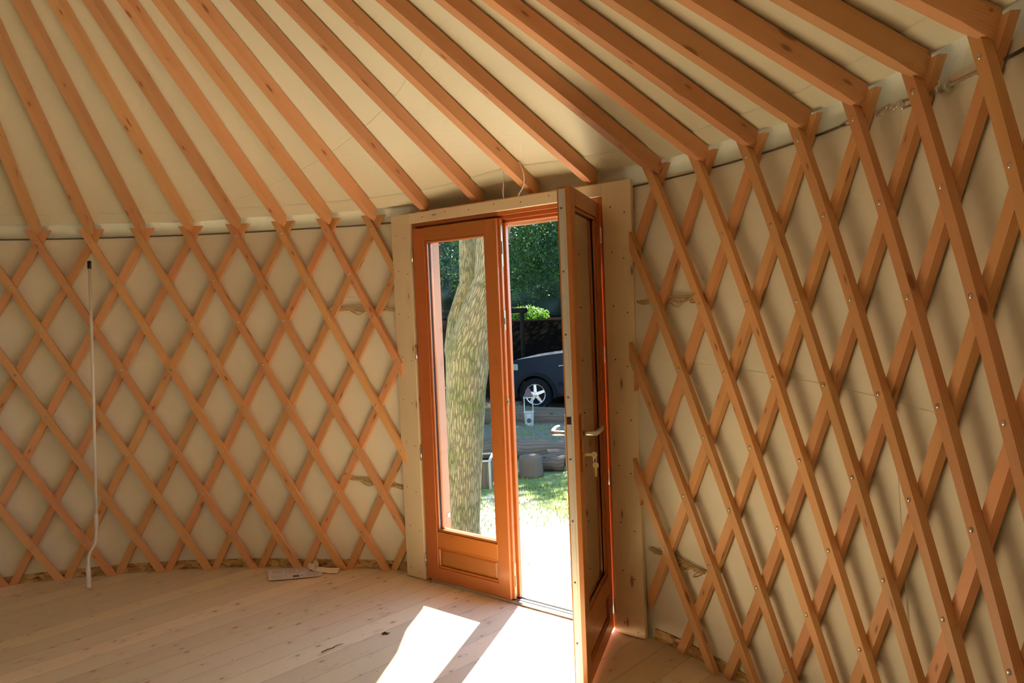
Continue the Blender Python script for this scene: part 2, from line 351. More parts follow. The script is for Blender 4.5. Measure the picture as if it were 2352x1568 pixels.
        bm = bmesh.new(); bm.from_mesh(me); bmesh.ops.recalc_face_normals(bm, faces=bm.faces)
        if bevel: 
            bmesh.ops.bevel(bm, geom=[e for e in bm.edges if len(e.link_faces) == 2 and e.calc_face_angle(0) > .6], offset=bevel, segments=1, affect='EDGES')
        bm.to_mesh(me); bm.free()
        o = bpy.data.objects.new(name, me); COL.objects.link(o)
        if parent is not None: o.parent = parent
        else: o.location = org
        return o
def tag(o, label=None, cat=None, group=None, kind=None):
    if label: o['label'] = label
    if cat: o['category'] = cat
    if group: o['group'] = group
    if kind: o['kind'] = kind
    return o
def empty(name, loc, label=None, cat=None, group=None, kind=None):
    o = bpy.data.objects.new(name, None); COL.objects.link(o); o.location = loc; o.empty_display_size = .1
    return tag(o, label, cat, group, kind)
def ID(x, y, z): return Vector((x, y, z))

# ---------------------------------------------------------------- yurt geometry
R0, ZT, DZ = 2.87165, 1.99722, .255691
EC, ES, BUL = -.08279, .09583, -.039177
SIDE = [dict(t0=-.719441, dt=.103393, km=3., e=(.006064, .006134, .0008216, .0022977, -.006854), z0=0.),
        dict(t0=.630094, dt=.0912846, km=2.5, e=(-.00739, .068842, -.0012126, -.0022966, -.0118269), z0=.015341)]
def RT(t): return R0+EC*cos(2*t)+ES*sin(2*t)
def post_w(t):   # left lattice leans out towards the door post it is lashed to
    w = max(0., min(1., (t+.20)/.22)) if t < .3 else 0.
    return w*w*(3-2*w)
def node(sd, k, j):
    a = SIDE[sd]; e = a['e']; u = j/7.; w = 4*u*(1-u)
    t = a['t0']+(a['km']+1.75+(k+j/2-a['km']-1.75)*(1+e[0]*w+e[4]*u))*a['dt']+e[1]*w*.1
    z = ZT-j*DZ+e[2]*w+e[3]*j+a['z0']
    pw = post_w(t) if sd == 0 else 0.
    return t-.0125*pw, RT(t)+BUL*w+.055*pw, z
def cyl(t, r, z): return Vector((r*sin(t), r*cos(t), z))
def bulge(z): 
    u = (ZT-z)/(7*DZ); return BUL*4*u*(1-u) if 0 < u < 1.2 else (0. if u <= 0 else BUL*4*1.2*(-.2))
TL, TRr = SIDE[0]['t0']+7*SIDE[0]['dt'], SIDE[1]['t0']
def raft_t(i): return SIDE[0]['t0']+i*SIDE[0]['dt'] if i <= 7 else (SIDE[1]['t0']+(i-12)*SIDE[1]['dt'] if i >= 12 else TL+(i-7)/5*(TRr-TL))

# --- lattice laths
LW, LT_ = .041, .022
def lath_mesh(mb, sd, sgn, m, tlim):
    """sgn +1: front lath (k=m, theta grows going down), -1: back lath (k=m-j). returns the bolt positions"""
    off = 0. if sgn > 0 else LT_+.001
    def P(j):
        k = m if sgn > 0 else m-j
        t, r, z = node(sd, k, j); return t, r+off, z
    js = [-.32+.1*i for i in range(90)]; pts = [(j, *P(j)) for j in js]
    pts = [q for q in pts if q[3] > -.03 and tlim[0] <= q[1] <= tlim[1]]
    if len(pts) < 3: return None
    zt = node(sd, 0, 0)[2]+.075; n = len(pts); b = len(mb.v); L = 0; ph = rng.random()*.02
    ctr = [cyl(t, r+LT_/2, z) for _, t, r, z in pts]
    for i, (j, t, r, z) in enumerate(pts):
        T = (ctr[min(i+1, n-1)]-ctr[max(i-1, 0)]).normalized(); rad = Vector((sin(t), cos(t), 0)); S_ = T.cross(rad).normalized(); rad = S_.cross(T).normalized()
        if rad.dot(Vector((sin(t), cos(t), 0))) < 0: rad = -rad
        for a, c in ((-1, 0), (1, 0), (1, 1), (-1, 1)):
            v = ctr[i]+S_*a*LW/2+rad*(c-.5)*LT_
            if i == 0 and z > zt-.1 and abs(j+.32) < .01: v = v+T*((zt-v.z)/T.z)
            elif i == 0 or (i == n-1 and z >= .06):   # end sawn along the door post
                dth = (T.x*cos(t)-T.y*sin(t))/(r+off); lim = tlim[0] if abs(t-tlim[0]) < abs(t-tlim[1]) else tlim[1]
                v = v+T*((lim-math.atan2(v.x, v.y))/dth)
            if i == n-1 and z < .06: v = v+T*((.004-v.z)/T.z)
            mb.v.append(v)
    Ls = [0.]
    for i in range(1, n): Ls.append(Ls[-1]+(ctr[i]-ctr[i-1]).length)
    ws = (LW, LT_, LW, LT_); o = (0, LW+.01, LW+LT_+.02, 2*LW+LT_+.03)
    for i in range(n-1):
        for e in range(4):
            e2 = (e+1) % 4
            mb.face([b+4*i+e, b+4*i+e2, b+4*i+4+e2, b+4*i+4+e], [(Ls[i], o[e]), (Ls[i], o[e]+ws[e]), (Ls[i+1], o[e]+ws[e]), (Ls[i+1], o[e])])
    mb.face([b, b+1, b+2, b+3][::-1], [(0, 0), (0, .02), (.01, .02), (.01, 0)]); mb.face([b+4*(n-1)+q for q in range(4)], [(0, 0), (0, .02), (.01, .02), (.01, 0)])
    jlo, jhi = pts[0][0], pts[-1][0]; out = []
    for j in range(8):
        if sgn > 0 and jlo+.1 <= j <= jhi-.05:
            t, r, z = node(sd, m, j)
            if tlim[0]+.01 < t < tlim[1]-.01: out.append((t, r, z))
    return out
bolt_me = None
def bolt(parent, t, r, z):
    global bolt_me
    if bolt_me is None:
        mb = MB(); mb.lathe((0, 0, 0), (0, -1, 0), [(.0066, 0), (.0066, .0011), (.0058, .003), (.0036, .0044), (.001, .0048)], 12)
        o = mb.build('bolt', M['steel'], None); bolt_me = o.data
        # recentre data at origin
        for v in bolt_me.vertices: v.co += o.location
        bpy.data.objects.remove(o)
    o = bpy.data.objects.new('bolt', bolt_me); COL.objects.link(o); o.parent = parent
    wp = Vector((0, 0, 0)); p = parent
    while p is not None: wp = wp+p.location; p = p.parent
    o.location = cyl(t, r+.0002, z)-wp; o.rotation_euler = (0, 0, -t)
panels = [empty('lattice_panel', cyl(-.5, 2.72, 0), 'crossed wooden laths left of the door, with the white pole hanging on them', 'lattice'),
          empty('lattice_panel', cyl(1.05, 2.97, 0), 'crossed wooden laths right of the door, beside the open leaf', 'lattice')]
for sd, rngm, tlim in ((0, (-12, 8), (-1.05, .056)), (1, (-5, 10), (.5855, 1.50))):
    for sgn in (-1, 1):
        ms = range(rngm[0] if sd == 0 else -3, rngm[1]) if sgn > 0 else range(rngm[0]+5, rngm[1]+8)
        for m in ms:
            mb = MB(); q = lath_mesh(mb, sd, sgn, m, tlim)
            if q is None: continue
            lo = mb.build('lath', M['fir'], panels[sd])
            if sgn > 0:
                for b_ in q: bolt(lo, *b_)

# --- rafters
CRX, CRY, CRZ, RHO = .0227, .0494, 3.5027, .4
RW, RH = .044, .062
def raft_axis(i):
    t = raft_t(i); r = RT(t)-.02498
    A = cyl(t, r, 2.0690); ph = t+.14378-.00543*(i-9)
    return t, A, Vector((CRX+RHO*sin(ph), CRY+RHO*cos(ph), CRZ))
def make_rafter(i, label):
    t, A, B = raft_axis(i); d = (B-A).normalized(); s = d.cross(Vector((0, 0, 1))).normalized(); up = s.cross(d).normalized()
    if up.z < 0: up = -up
    L = (B-A).length+.03; ext = .070 if (i <= 7 or i >= 12) else .05
    mb = MB(); b = 0; st = [-ext, -.012, .03]+[L*q/8 for q in range(1, 9)]
    vert = Vector((0, 0, 1))
    jit = rng.uniform(-.002, .002)
    for n_, a in enumerate(st):
        w0 = RW/2; wb = w0 if n_ > 1 else (.30*w0 if n_ == 0 else .75*w0)
        lift = 0 if n_ > 1 or 8 <= i <= 11 else (.004 if n_ == 0 else .0)
        base = A+d*a
        for (x, z) in ((-wb, lift), (wb, lift), (w0, .026), (w0, RH), (-w0, RH), (-w0, .026)):
            v = base+s*x+up*z
            if n_ == 0:  # plumb cut
                v = v+d*(-(up*z).dot(Vector((sin(t), cos(t), 0)))/d.dot(Vector((sin(t), cos(t), 0))))
            mb.v.append(v)
    per = [0, RW, RW+.026, RW+RH, 2*RW+RH, 2*RW+2*RH-.026, 2*RW+2*RH]
    for n_ in range(len(st)-1):
        for e in range(6):
            e2 = (e+1) % 6; a0, a1 = st[n_]+.1, st[n_+1]+.1
            mb.face([6*n_+e, 6*n_+e2, 6*n_+6+e2, 6*n_+6+e], [(a0, per[e]), (a0, per[e+1]), (a1, per[e+1]), (a1, per[e])])
    k = 6*(len(st)-1); uvq = [(0, 0), (.002, .03), (.003, .06), (.004, .08), (0, .08), (0, .03)]
    mb.face([0, 1, 2, 3, 4, 5][::-1], uvq); mb.face([k+q for q in range(6)], uvq)
    o = mb.build('rafter', M['fir_rafter'])
    tag(o, label, 'rafter', 'roof poles running up to the crown')
ORD = ['first', 'second', 'third', 'fourth', 'fifth', 'sixth', 'seventh', 'eighth', 'ninth', 'tenth']
for i in range(-1, 21):
    if i <= 7: lab = 'roof pole resting in a lath fork, %s to the left of the door head' % ORD[7-i]
    elif i <= 11: lab = 'roof pole landing on the door head, %s of the four from the left' % ORD[i-8]
    else: lab = 'roof pole resting in a lath fork, %s to the right of the door head' % ORD[i-12]
    make_rafter(i, lab)
# crown ring carrying the poles (just above the picture)
mb = MB(); ring = [Vector((CRX+(RHO-.03)*sin(a*pi/24), CRY+(RHO-.03)*cos(a*pi/24), 0)) for a in range(48)]
for a in range(48):
    p, q = ring[a], ring[(a+1) % 48]; o_ = Vector((CRX, CRY, 0))
    def sc(v, k): return o_+(v-o_)*k
    b = len(mb.v)
    for z in (3.43, 3.575):
        for k in (.84, 1.0):
            mb.v += [sc(p, k)+Vector((0, 0, z)), sc(q, k)+Vector((0, 0, z))]
    for f in ((0, 1, 3, 2), (4, 6, 7, 5), (0, 4, 5, 1), (2, 3, 7, 6)): mb.face([b+x for x in f], [(0, 0), (.05, 0), (.05, .1), (0, .1)])
tag(mb.build('crown_ring', M['fir_rafter']), 'round wooden crown ring at the top of the roof', 'ring')
# clear dome over the crown
mb = MB(); prof = [(.39*cos(a*pi/16), .05+.16*sin(a*pi/16)) for a in range(8)]+[(.01, .21)]
mb.lathe((CRX, CRY, 3.575), (0, 0, 1), prof, 32)
tag(mb.build('window_1', M['glass']), 'clear dome over the crown ring', None, None, 'structure')

# --- canvas: roof, valance, walls
def wrinkle(p, s, a): return noise.noise(p*s)*a
def roof_h(t, q):   # q = 0 at crown, 1 at eave; underside of the cloth follows the pole tops
    pass
def roof_pt(t, f, dz=0.):
    """f: 0 at the eave .. 1 at the crown"""
    A = cyl(t, RT(t)+.02, 0); ph = t+.1437; B = Vector((CRX+.36*sin(ph), CRY+.36*cos(ph), 0))
    p = A.lerp(B, f); zA = 2.0722+(RH+.001)/cos(.53)-.045*.585; zB = CRZ+(RH+.001)/cos(.53)+.04*.585
    sag = -.006*sin(pi*f)*abs(sin((t-raft_t(0))/.1034*pi)) if f < .97 else 0
    p.z = zA+(zB-zA)*f+.0065+dz+wrinkle(p, 3.1, .003)+max(0, sag)
    return p
NTH = 240
mb = MB(); fs = [0, .03, .07]+[.12+.88*i/14 for i in range(15)]
rows = []
for f in [None, None, None, None]+fs:
    row = []
    for a in range(NTH):
        t = -pi+2*pi*a/NTH
        if f is None: row.append(None)
        else: row.append(len(mb.v)); mb.v.append(roof_pt(t, f))
    rows.append(row)
# eave drop down to the cable
for ri, (dr, z) in enumerate(((.0595, 1.93), (.070, 1.99), (.076, 2.05), (.066, 2.105))):
    for a in range(NTH):
        t = -pi+2*pi*a/NTH; rows[ri][a] = len(mb.v)
        mb.v.append(cyl(t, RT(t)+.055*post_w(t)+dr+wrinkle(cyl(t, 3, z), 4., .006), z+.006*noise.noise(Vector((t*9, 1, z)))))
for i in range(len(rows)-1):
    for a in range(NTH):
        a2 = (a+1) % NTH; mb.face([rows[i][a], rows[i][a2], rows[i+1][a2], rows[i+1][a]], None, True)
roof = mb.build('ceiling', M['canvas_roof']); tag(roof, 'cream cotton canvas roof lying on the poles', kind='structure')
# hem strip under the roof edge
mb = MB(); rows = []
for f in (-.030, -.014, 0., .0008):
    row = []
    for a in range(NTH*2):
        t = -pi+pi*a/NTH; ff = f+.020+.026*math.exp(-((t-.36)/.17)**2)+.004*noise.noise(Vector((t*6, 3, 0)))
        row.append(len(mb.v)); mb.v.append(roof_pt(t, ff, -.0065 if f < .0005 else -.001))
    rows.append(row)
for i in range(3):
    for a in range(NTH*2): a2 = (a+1) % (NTH*2); mb.face([rows[i][a], rows[i][a2], rows[i+1][a2], rows[i+1][a]], None, True)
mb.build('hem', M['canvas_roof'], roof)
# stitched seams of the roof cloth
for (t1, f1, t2, f2) in ((-.33, .03, .62, .378), (.62, .378, 1.2, .62), (-1.3, .03, -.55, .6)):
    mb = MB(); A = roof_pt(t1, f1); B = roof_pt(t2, f2); n = 40
    for q in range(n+1):
        tt = t1+(t2-t1)*q/n; ff = f1+(f2-f1)*(q/n)
        p = roof_pt(tt, ff, -.0016); p2 = roof_pt(tt+.004, ff, -.0016); mb.v += [p, p2, p2+Vector((0, 0, .004)), p+Vector((0, 0, .004))]
    for q in range(n):
        for e in range(4): mb.face([4*q+e, 4*q+(e+1) % 4, 4*q+4+(e+1) % 4, 4*q+4+e], None, False)
    mb.build('seam', M['canvas_roof'], roof)

def wall(name, t0, t1, label):
    n = int((t1-t0)/.012); mb = MB(); zs = [-.02, .08]+[.15+.1*i for i in range(19)]+[2.022, 2.034]
    for z in zs:
        for a in range(n+1):
            t = t0+(t1-t0)*a/n
            r = RT(t)+.055*post_w(t)+.052+bulge(z)*.9+.004*noise.noise(Vector((t*5, z*.9, 2)))+.0035*noise.noise(Vector((t*22, z*2.2+t*6, 5)))
            mb.v.append(cyl(t, r, z+(.004*sin(t*11) if z > 2 else 0)))
    for i in range(len(zs)-1):
        for a in range(n): b = i*(n+1)+a; mb.face([b, b+1, b+n+2, b+n+1], None, True)
    # hem thickness
    o = mb.build(name, M['canvas']); tag(o, label, kind='structure'); return o
wl = wall('wall_left', -pi*.5, .085, 'cream canvas wall behind the laths left of the door')
wr_ = wall('wall_right', .535, pi*.42, 'cream canvas wall behind the laths right of the door')
wall('wall_back', pi*.42, pi*1.5, 'cream canvas wall behind the camera')
def seam_line(parent, t0, z0, t1, z1):
    mb = MB(); n = 30
    for q in range(n+1):
        t = t0+(t1-t0)*q/n; z = z0+(z1-z0)*q/n; r = RT(t)+.055*post_w(t)+.0505+bulge(z)*.9+.004*noise.noise(Vector((t*5, z*.9, 2)))+.0035*noise.noise(Vector((t*22, z*2.2+t*6, 5)))
        mb.v += [cyl(t, r, z), cyl(t, r, z+.005), cyl(t, r+.003, z+.005), cyl(t, r+.003, z)]
    for q in range(n):
        for e in range(4): mb.face([4*q+e, 4*q+(e+1) % 4, 4*q+4+(e+1) % 4, 4*q+4+e])
    mb.build('seam', M['canvas'], parent)
seam_line(wr_, .58, 1.27, 1.1, 1.20); seam_line(wl, -.45, 1.62, -.02, 1.60)
mb = MB(); n = 30
for q in range(n+1):
    z = .1+1.9*q/n; t = 1.045+.006*sin(z*3); r = RT(t)+.049+bulge(z)*.9
    mb.v += [cyl(t, r+.004, z), cyl(t+.0012, r, z), cyl(t+.0024, r+.004, z)]
for q in range(n):
    for e in range(3): mb.face([3*q+e, 3*q+(e+1) % 3, 3*q+3+(e+1) % 3, 3*q+3+e])
mb.build('seam', M['canvas'], wr_)
# floor: plank platform
fa = math.radians(71.6); fd = Vector((cos(fa), sin(fa), 0)); fn = Vector((-sin(fa), cos(fa), 0))
mb = MB(); n = 160
for k in (0, 1):
    for a in range(n):
        t = -pi+2*pi*a/n; p = cyl(t, RT(t)+.075+(.06*post_w(t) if -pi < t < .25 else 0), 0 if k else -.04); mb.v.append(p)
top = [n+a for a in range(n)]
def fuv(v): return (v.dot(fd), v.dot(fn)+20.03)
mb.face(top, [fuv(mb.v[i]) for i in top]); mb.face(list(range(n)), [fuv(mb.v[i]) for i in range(n)])
for a in range(n): a2 = (a+1) % n; mb.face([a, a2, n+a2, n+a], None)
tag(mb.build('floor', M['floor']), 'pale spruce plank floor', kind='structure')
def arcband(name, t0, t1, r0, r1, z0, z1, mat, label):
    n = max(4, int((t1-t0)/.02)); mb = MB()
    for a in range(n+1):
        t = t0+(t1-t0)*a/n; R = RT(t)+.055*post_w(t)+bulge(.05)
        for r, z in ((r0, z0), (r0, z1), (r1, z1), (r1, z0)): mb.v.append(cyl(t, R+r, z+(.004*noise.noise(Vector((t*8, 0, 7))) if z == z1 else 0)))
    for a in range(n):
        for e in range(4): mb.face([4*a+e, 4*a+(e+1) % 4, 4*a+4+(e+1) % 4, 4*a+4+e])
    mb.face([0, 1, 2, 3]); mb.face([4*n+q for q in range(4)])
    o = mb.build(name, mat); tag(o, label, kind='structure'); return o
arcband('baseboard_left', -pi*.5, .045, .044, .056, .001, .05, M['osb'], 'chipboard strip along the foot of the left wall')
arcband('baseboard_right', .585, 1.5, .044, .056, .001, .05, M['osb'], 'chipboard strip along the foot of the right wall')

# ---------------------------------------------------------------- door
TH = .022
def trim(name, u, z, label, nails, n=(0, TH), mat='spruce', long=None):
    mb = MB(); mb.box(D, u, n, z, long)
    o = mb.build(name, M[mat], None, .0015); tag(o, label, kind='structure')
    if nails:
        for (a, b) in nails:
            m2 = MB(); m2.lathe(D(a, n[0]+.0002, b), -DN, [(.0032, 0), (.0032, .0006), (.001, .0009)], 8); m2.build('nail', M['nail'], o)
    return o
zs = [.06, .30, .52, .78, 1.02, 1.26, 1.50, 1.74, 1.94]
trim('trim_1', (-.770, -.622), (.006, 2.05), 'pale spruce board standing left of the door', [(-.735+.01*(i % 2), z) for i, z in enumerate(zs)]+[(-.665+.012*(i % 2), z-.02) for i, z in enumerate(zs)])
trim('trim_2', (.622, .770), (.006, 2.05), 'pale spruce board standing right of the door', [(.665, z) for z in zs]+[(.735-.01*(i % 2), z-.03) for i, z in enumerate(zs)])
trim('trim_3', (-.6215, .6215), (1.995, 2.05), 'pale spruce board across the head of the door', [(-.52+.17*i, 2.022+.01*(i % 2)) for i in range(7)])
# stained frame behind the boards
fr = empty('door_1', D(0, .05, 0), 'stained wooden frame of the double door', None, None, 'structure')
def dpart(name, mat, parent, *boxes, bevel=.0015, F=D, long=None):
    mb = MB()
    for b in boxes: mb.box(F, *b, long=long)
    return mb.build(name, M[mat], parent, bevel)
dpart('jamb', 'door', fr, ((-.70, -.612), (.0235, .125), (0, 2.04)), ((-.612, -.585), (.062, .125), (0, 2.0)), ((-.612,-.598),(.0235,.040),(.02,1.99)))
dpart('jamb', 'door', fr, ((.612, .70), (.0235, .125), (0, 2.04)), ((.578, .612), (.062, .125), (0, 2.0)), ((.594, .6215), (.006, .0235), (.02, 1.985)), ((.590, .612), (.030, .050), (.02, 1.985)))
dpart('frame_head', 'door', fr, ((-.612, .612), (.0235, .125), (1.975, 2.045)), ((-.585, .578), (.062, .125), (1.94, 1.975)), ((-.585, .578), (.045, .062), (1.955, 1.975)))
dpart('sill', 'alu', fr, ((-.585, .578), (.012, .10), (0.001, .016)), ((-.585, .578), (.060, .075), (.016, .024)), ((-.585, .578), (.030, .040), (.016, .020)))
# exterior reveal
trim('trim_4', (-.640, -.612), (-.02, 1.965), 'pink larch reveal board outside the left leaf', None, (.1255, .215), 'larch')
trim('trim_5', (.600, .628), (-.02, 1.965), 'pink larch reveal board outside the open leaf', None, (.1255, .215), 'larch')
trim('trim_6', (-.612, .600), (1.937, 1.965), 'pink larch reveal board over the doorway', None, (.1255, .215), 'larch')
mb = MB(); mb.lathe(D(-.611, .195, .33), DT, [(.016, 0), (.016, .003), (.009, .006)], 4, False); mb.build('bolt', M['steel'], bpy.data.objects['trim_4'])
# roof of frame above head: packing timber that carries the four poles
trim('trim_7', (-.72, .72), (2.0455, 2.058), 'timber carrying the roof poles over the door', None, (.0235, .19), 'fir')

LEAFW, LEAFT, LZ0, LZ1 = .600, .056, .020, 1.962
def leaf(name, H, ang, mirror, label, free_edge):
    """local a from the hinge, b from room face outwards, z up"""
    ca, sa = cos(ang), sin(ang)
    def F(a, b, z):
        if not mirror:   # hinge on the left, a runs to +u
            du = a*ca+b*sa; dn = -a*sa+b*ca
        else:            # hinge on the right, a runs to -u
            du = -a*ca-b*sa; dn = -a*sa+b*ca
        return D(H[0]+du, H[1]+dn, z)
    root = empty(name, F(0, 0, LZ0), label, None, None, 'structure')
    st, sf = .088, .078; T = (0, LEAFT); g0, g1 = .295, 1.893
    dpart('stile', 'door', root, ((0, st), T, (LZ0, LZ1)), F=F)
    if free_edge == 'steps':
        dpart('stile', 'door', root, ((LEAFW-sf, LEAFW), (0, .018), (LZ0, LZ1)), ((LEAFW-sf, LEAFW+.012), (.018, .034), (LZ0, LZ1)), ((LEAFW-sf, LEAFW+.006), (.034, .048), (LZ0, LZ1)), ((LEAFW-sf, LEAFW+.022), (.048, .070), (LZ0, LZ1-.02)), F=F, bevel=.002)
    else:
        dpart('stile', 'door', root, ((LEAFW-sf, LEAFW), (0, .020), (LZ0, LZ1)), ((LEAFW-sf, LEAFW-.010), (.020, .030), (LZ0, LZ1)), ((LEAFW-sf, LEAFW-.016), (.030, LEAFT), (LZ0, LZ1)), F=F, bevel=.002)
    dpart('rail', 'door', root, ((st, LEAFW-sf), T, (g1, LZ1)), F=F)
    dpart('rail', 'door', root, ((st, LEAFW-sf), T, (.212, g0)), F=F)
    dpart('rail', 'door', root, ((st, LEAFW-sf), T, (LZ0, .092)), F=F)
    # raised panel with bevelled margins
    mb = MB(); a0, a1, z0, z1 = st, LEAFW-sf, .092, .212
    def frus(b0, b1, m0, m1):
        P = [F(a0+m0, b0, z0+m0), F(a1-m0, b0, z0+m0), F(a1-m0, b0, z1-m0), F(a0+m0, b0, z1-m0), F(a0+m1, b1, z0+m1), F(a1-m1, b1, z0+m1), F(a1-m1, b1, z1-m1), F(a0+m1, b1, z1-m1)]
        mb.hexa(P, .45, .12, .12)
    frus(.040, .022, 0, 0); frus(.022, .010, .0, .024)
    mb.build('panel', M['door'], root)
    mb = MB()
    for (aa, zz) in (((a0, a1), (.200, .212)), ((a0, a1), (.092, .104)), ((a0, a0+.012), (.104, .200)), ((a1-.012, a1), (.104, .200))): mb.box(F, aa, (.004, .020), zz)
    mb.build('moulding', M['door'], root, .003)
    # glazing
    mb = MB()
    for (aa, zz) in (((a0, a1), (g0, g0+.014)), ((a0, a1), (g1-.014, g1)), ((a0, a0+.014), (g0+.014, g1-.014)), ((a1-.014, a1), (g0+.014, g1-.014))):
        mb.box(F, aa, (.006, .018), zz); mb.box(F, aa, (.034, .050), zz)
    mb.build('glazing_bead', M['door'], root, .003)
    mb = MB(); mb.box(F, (a0+.0005, a0+.006), (.0185, .0335), (g0+.001, g1-.001)); mb.box(F, (a1-.006, a1-.0005), (.0185, .0335), (g0+.001, g1-.001)); mb.box(F, (a0+.006, a1-.006), (.0185, .0335), (g0+.001, g0+.006))
    mb.build('gasket', M['gasket'], root)
    mb = MB(); b = 0
    for bb in (.021, .031):
        b = len(mb.v)
        mb.v += [F(a0+.004, bb, g0+.004), F(a1-.004, bb, g0+.004), F(a1-.004, bb, g1-.004), F(a0+.004, bb, g1-.004)]; mb.face([b, b+1, b+2, b+3])
    tag(mb.build('glass_pane', M['glass'], root), 'clear glass pane')
    for z in (.12, .72, 1.28, 1.82):
        mb = MB(); mb.tube([F(-.006, -.004, z-.035), F(-.006, -.004, z+.035)], .0055, 10); mb.tube([F(-.006, -.004, z+.036), F(-.006, -.004, z+.040)], .004, 8); tag(mb.build('hinge', M['steel'], root), 'steel barrel hinge')
    return root, F
lf, FL = leaf('door_2', (-.606, .004), 0, False, 'closed left leaf of the glazed double door', 'steps')
# bolts and keeps on the meeting edge of the closed leaf
for z0, z1 in ((1.72, 1.93), (1.40, 1.50), (1.02, 1.055), (.03, .21)):
    tag(dpart('bolt_keep', 'keep', lf, ((LEAFW+.0125, LEAFW+.0145), (.0185, .0330), (z0, z1)), ((LEAFW+.0145, LEAFW+.018), (.022, .029), (z0+(z1-z0)*.3, z0+(z1-z0)*.6)), F=FL, bevel=.0006), 'metal lock keep')
rf, FR = leaf('door_3', (.606, .002), math.radians(112.0), True, 'right leaf of the glazed double door, swung open into the room', 'lock')
# lock face strip along the free edge
tag(dpart('lock_strip', 'strip', rf, ((LEAFW-.010, LEAFW-.0085), (.0205, .0295), (LZ0+.02, LZ1-.01)), ((LEAFW-.016, LEAFW-.014), (.0310, .0500), (LZ0+.02, LZ1-.01)), F=FR, bevel=.0003), 'grey metal lock strip')
for z in [.2+.24*i for i in range(8)]:
    mb = MB(); c = FR(LEAFW-.014, .0405, z); ax = FR(1, 0, 0)-FR(0, 0, 0); mb.lathe(c, ax, [(.0042, 0), (.0042, .0008), (.002, .0012)], 10); mb.build('screw', M['dark_metal'], rf)
dpart('latch', 'black', rf, ((LEAFW-.0142, LEAFW-.0128), (.032, .049), (1.055, 1.085)), F=FR, bevel=0)
ax = FR(1, 0, 0)-FR(0, 0, 0); bx = FR(0, 1, 0)-FR(0, 0, 0)
for side, b0 in ((-1, 0.0), (1, LEAFT)):
    dpart('lock_plate', 'alu' if side > 0 else 'door', rf, ((LEAFW-.060, LEAFW-.022), (b0-.006 if side < 0 else b0, b0 if side < 0 else b0+.006), (.87, 1.09)), F=FR, bevel=.001)
    mb = MB(); a0 = LEAFW-.040; z = 1.017
    pts = [FR(a0, b0+side*q, z) for q in (.004, .025, .048)]+[FR(a0-.006, b0+side*.056, z), FR(a0-.03, b0+side*.062, z+.004), FR(a0-.075, b0+side*.064, z+.006), FR(a0-.112, b0+side*.060, z+.006)]
    mb.tube(pts, [.009, .009, .0095, .0105, .0100, .0095, .0085], 12)
    tag(mb.build('handle', M['alu'], rf), 'brushed metal lever handle')
mb = MB(); a0 = LEAFW-.040; mb.tube([FR(a0, -.006, .935), FR(a0, -.013, .935)], .008, 12); mb.box(FR, (a0-.0015, a0+.0015), (-.040, -.013), (.930, .940))
mb.lathe(FR(a0-.0015, -.048, .935), ax, [(.012, 0), (.012, .003)], 16); kk = mb.build('key', M['brass'], rf)
mb = MB(); ringp = [FR(a0+.004*sin(q*pi/6), -.050-.010*cos(q*pi/6)*.6, .915+.012*sin(q*pi/6)) for q in range(13)]; mb.tube(ringp, .001, 6, False); mb.build('key_ring', M['steel'], rf)
mb = MB(); mb.lathe(FR(a0-.0015, -.052, .894), ax, [(.012, 0), (.012, .003)], 16); mb.box(FR, (a0-.0015, a0+.0015), (-.056, -.048), (.850, .884)); mb.build('key', M['brass'], rf)

# ---------------------------------------------------------------- cable and its fittings under the eave
root = empty('tension_cable', cyl(.3, 2.9, 2.02), 'thin dark steel cable round the eave with its tensioning chain at right', 'cable')
def CP(t, z=2.022, dr=.0475): return cyl(t, RT(t)+.055*post_w(t)+dr, z+node(1, 0, 0)[2]*0)
mb = MB(); mb.tube([CP(t*.02) for t in range(-60, 49)], .0042, 6); mb.tube([CP(1.15+t*.02, 2.0, .045) for t in range(0, 19)], .0042, 6); mb.build('cable', M['dark_metal'], root)
mb = MB(); mb.tube([CP(.955, 2.022, .040), CP(.970, 2.028, .036), CP(.985, 2.030, .036), CP(.998, 2.026, .036), CP(1.0, 2.018, .036), CP(.985, 2.012, .036), CP(.970, 2.014, .036), CP(.955, 2.020, .040)], .0034, 8); mb.build('thimble', M['steel'], root)
def link(t, tilt, L=.026, w=.0105, r=.0032):
    c = CP(t, 2.016-(t-1.0)*.04, .038); tn = Vector((cos(t), -sin(t), -.04)).normalized(); rd = Vector((sin(t), cos(t), 0)); up = Vector((0, 0, 1)); sd = rd*cos(tilt)+up*sin(tilt)
    mb = MB(); pts = []
    for q in range(17):
        a = 2*pi*q/16; pts.append(c+tn*(cos(a)*w+(L-w if cos(a) > 0 else -(L-w)))*1.+sd*sin(a)*w)
    mb.tube(pts, r, 8, False); mb.build('chain_link', M['steel'], root)
link(1.0215, .9, .021, .013, .0036); link(1.0335, 2.0, .016, .009, .003); link(1.044, .7, .014, .009, .003)
mb = MB(); c = [CP(1.052, 2.008, .037), CP(1.085, 2.004, .037)]
mb.tube([c[0]+Vector((0, 0, .009)), c[1]+Vector((0, 0, .009))], .0036, 8); mb.tube([c[0]-Vector((0, 0, .009)), c[1]-Vector((0, 0, .009))], .0036, 8); mb.tube([c[0]+Vector((0, 0, .012)), c[0]-Vector((0, 0, .012))], .0045, 8); mb.tube([c[1]+Vector((0, 0, .012)), c[1]-Vector((0, 0, .012))], .0045, 8)
mb.build('turnbuckle', M['steel'], root)
mb = MB()
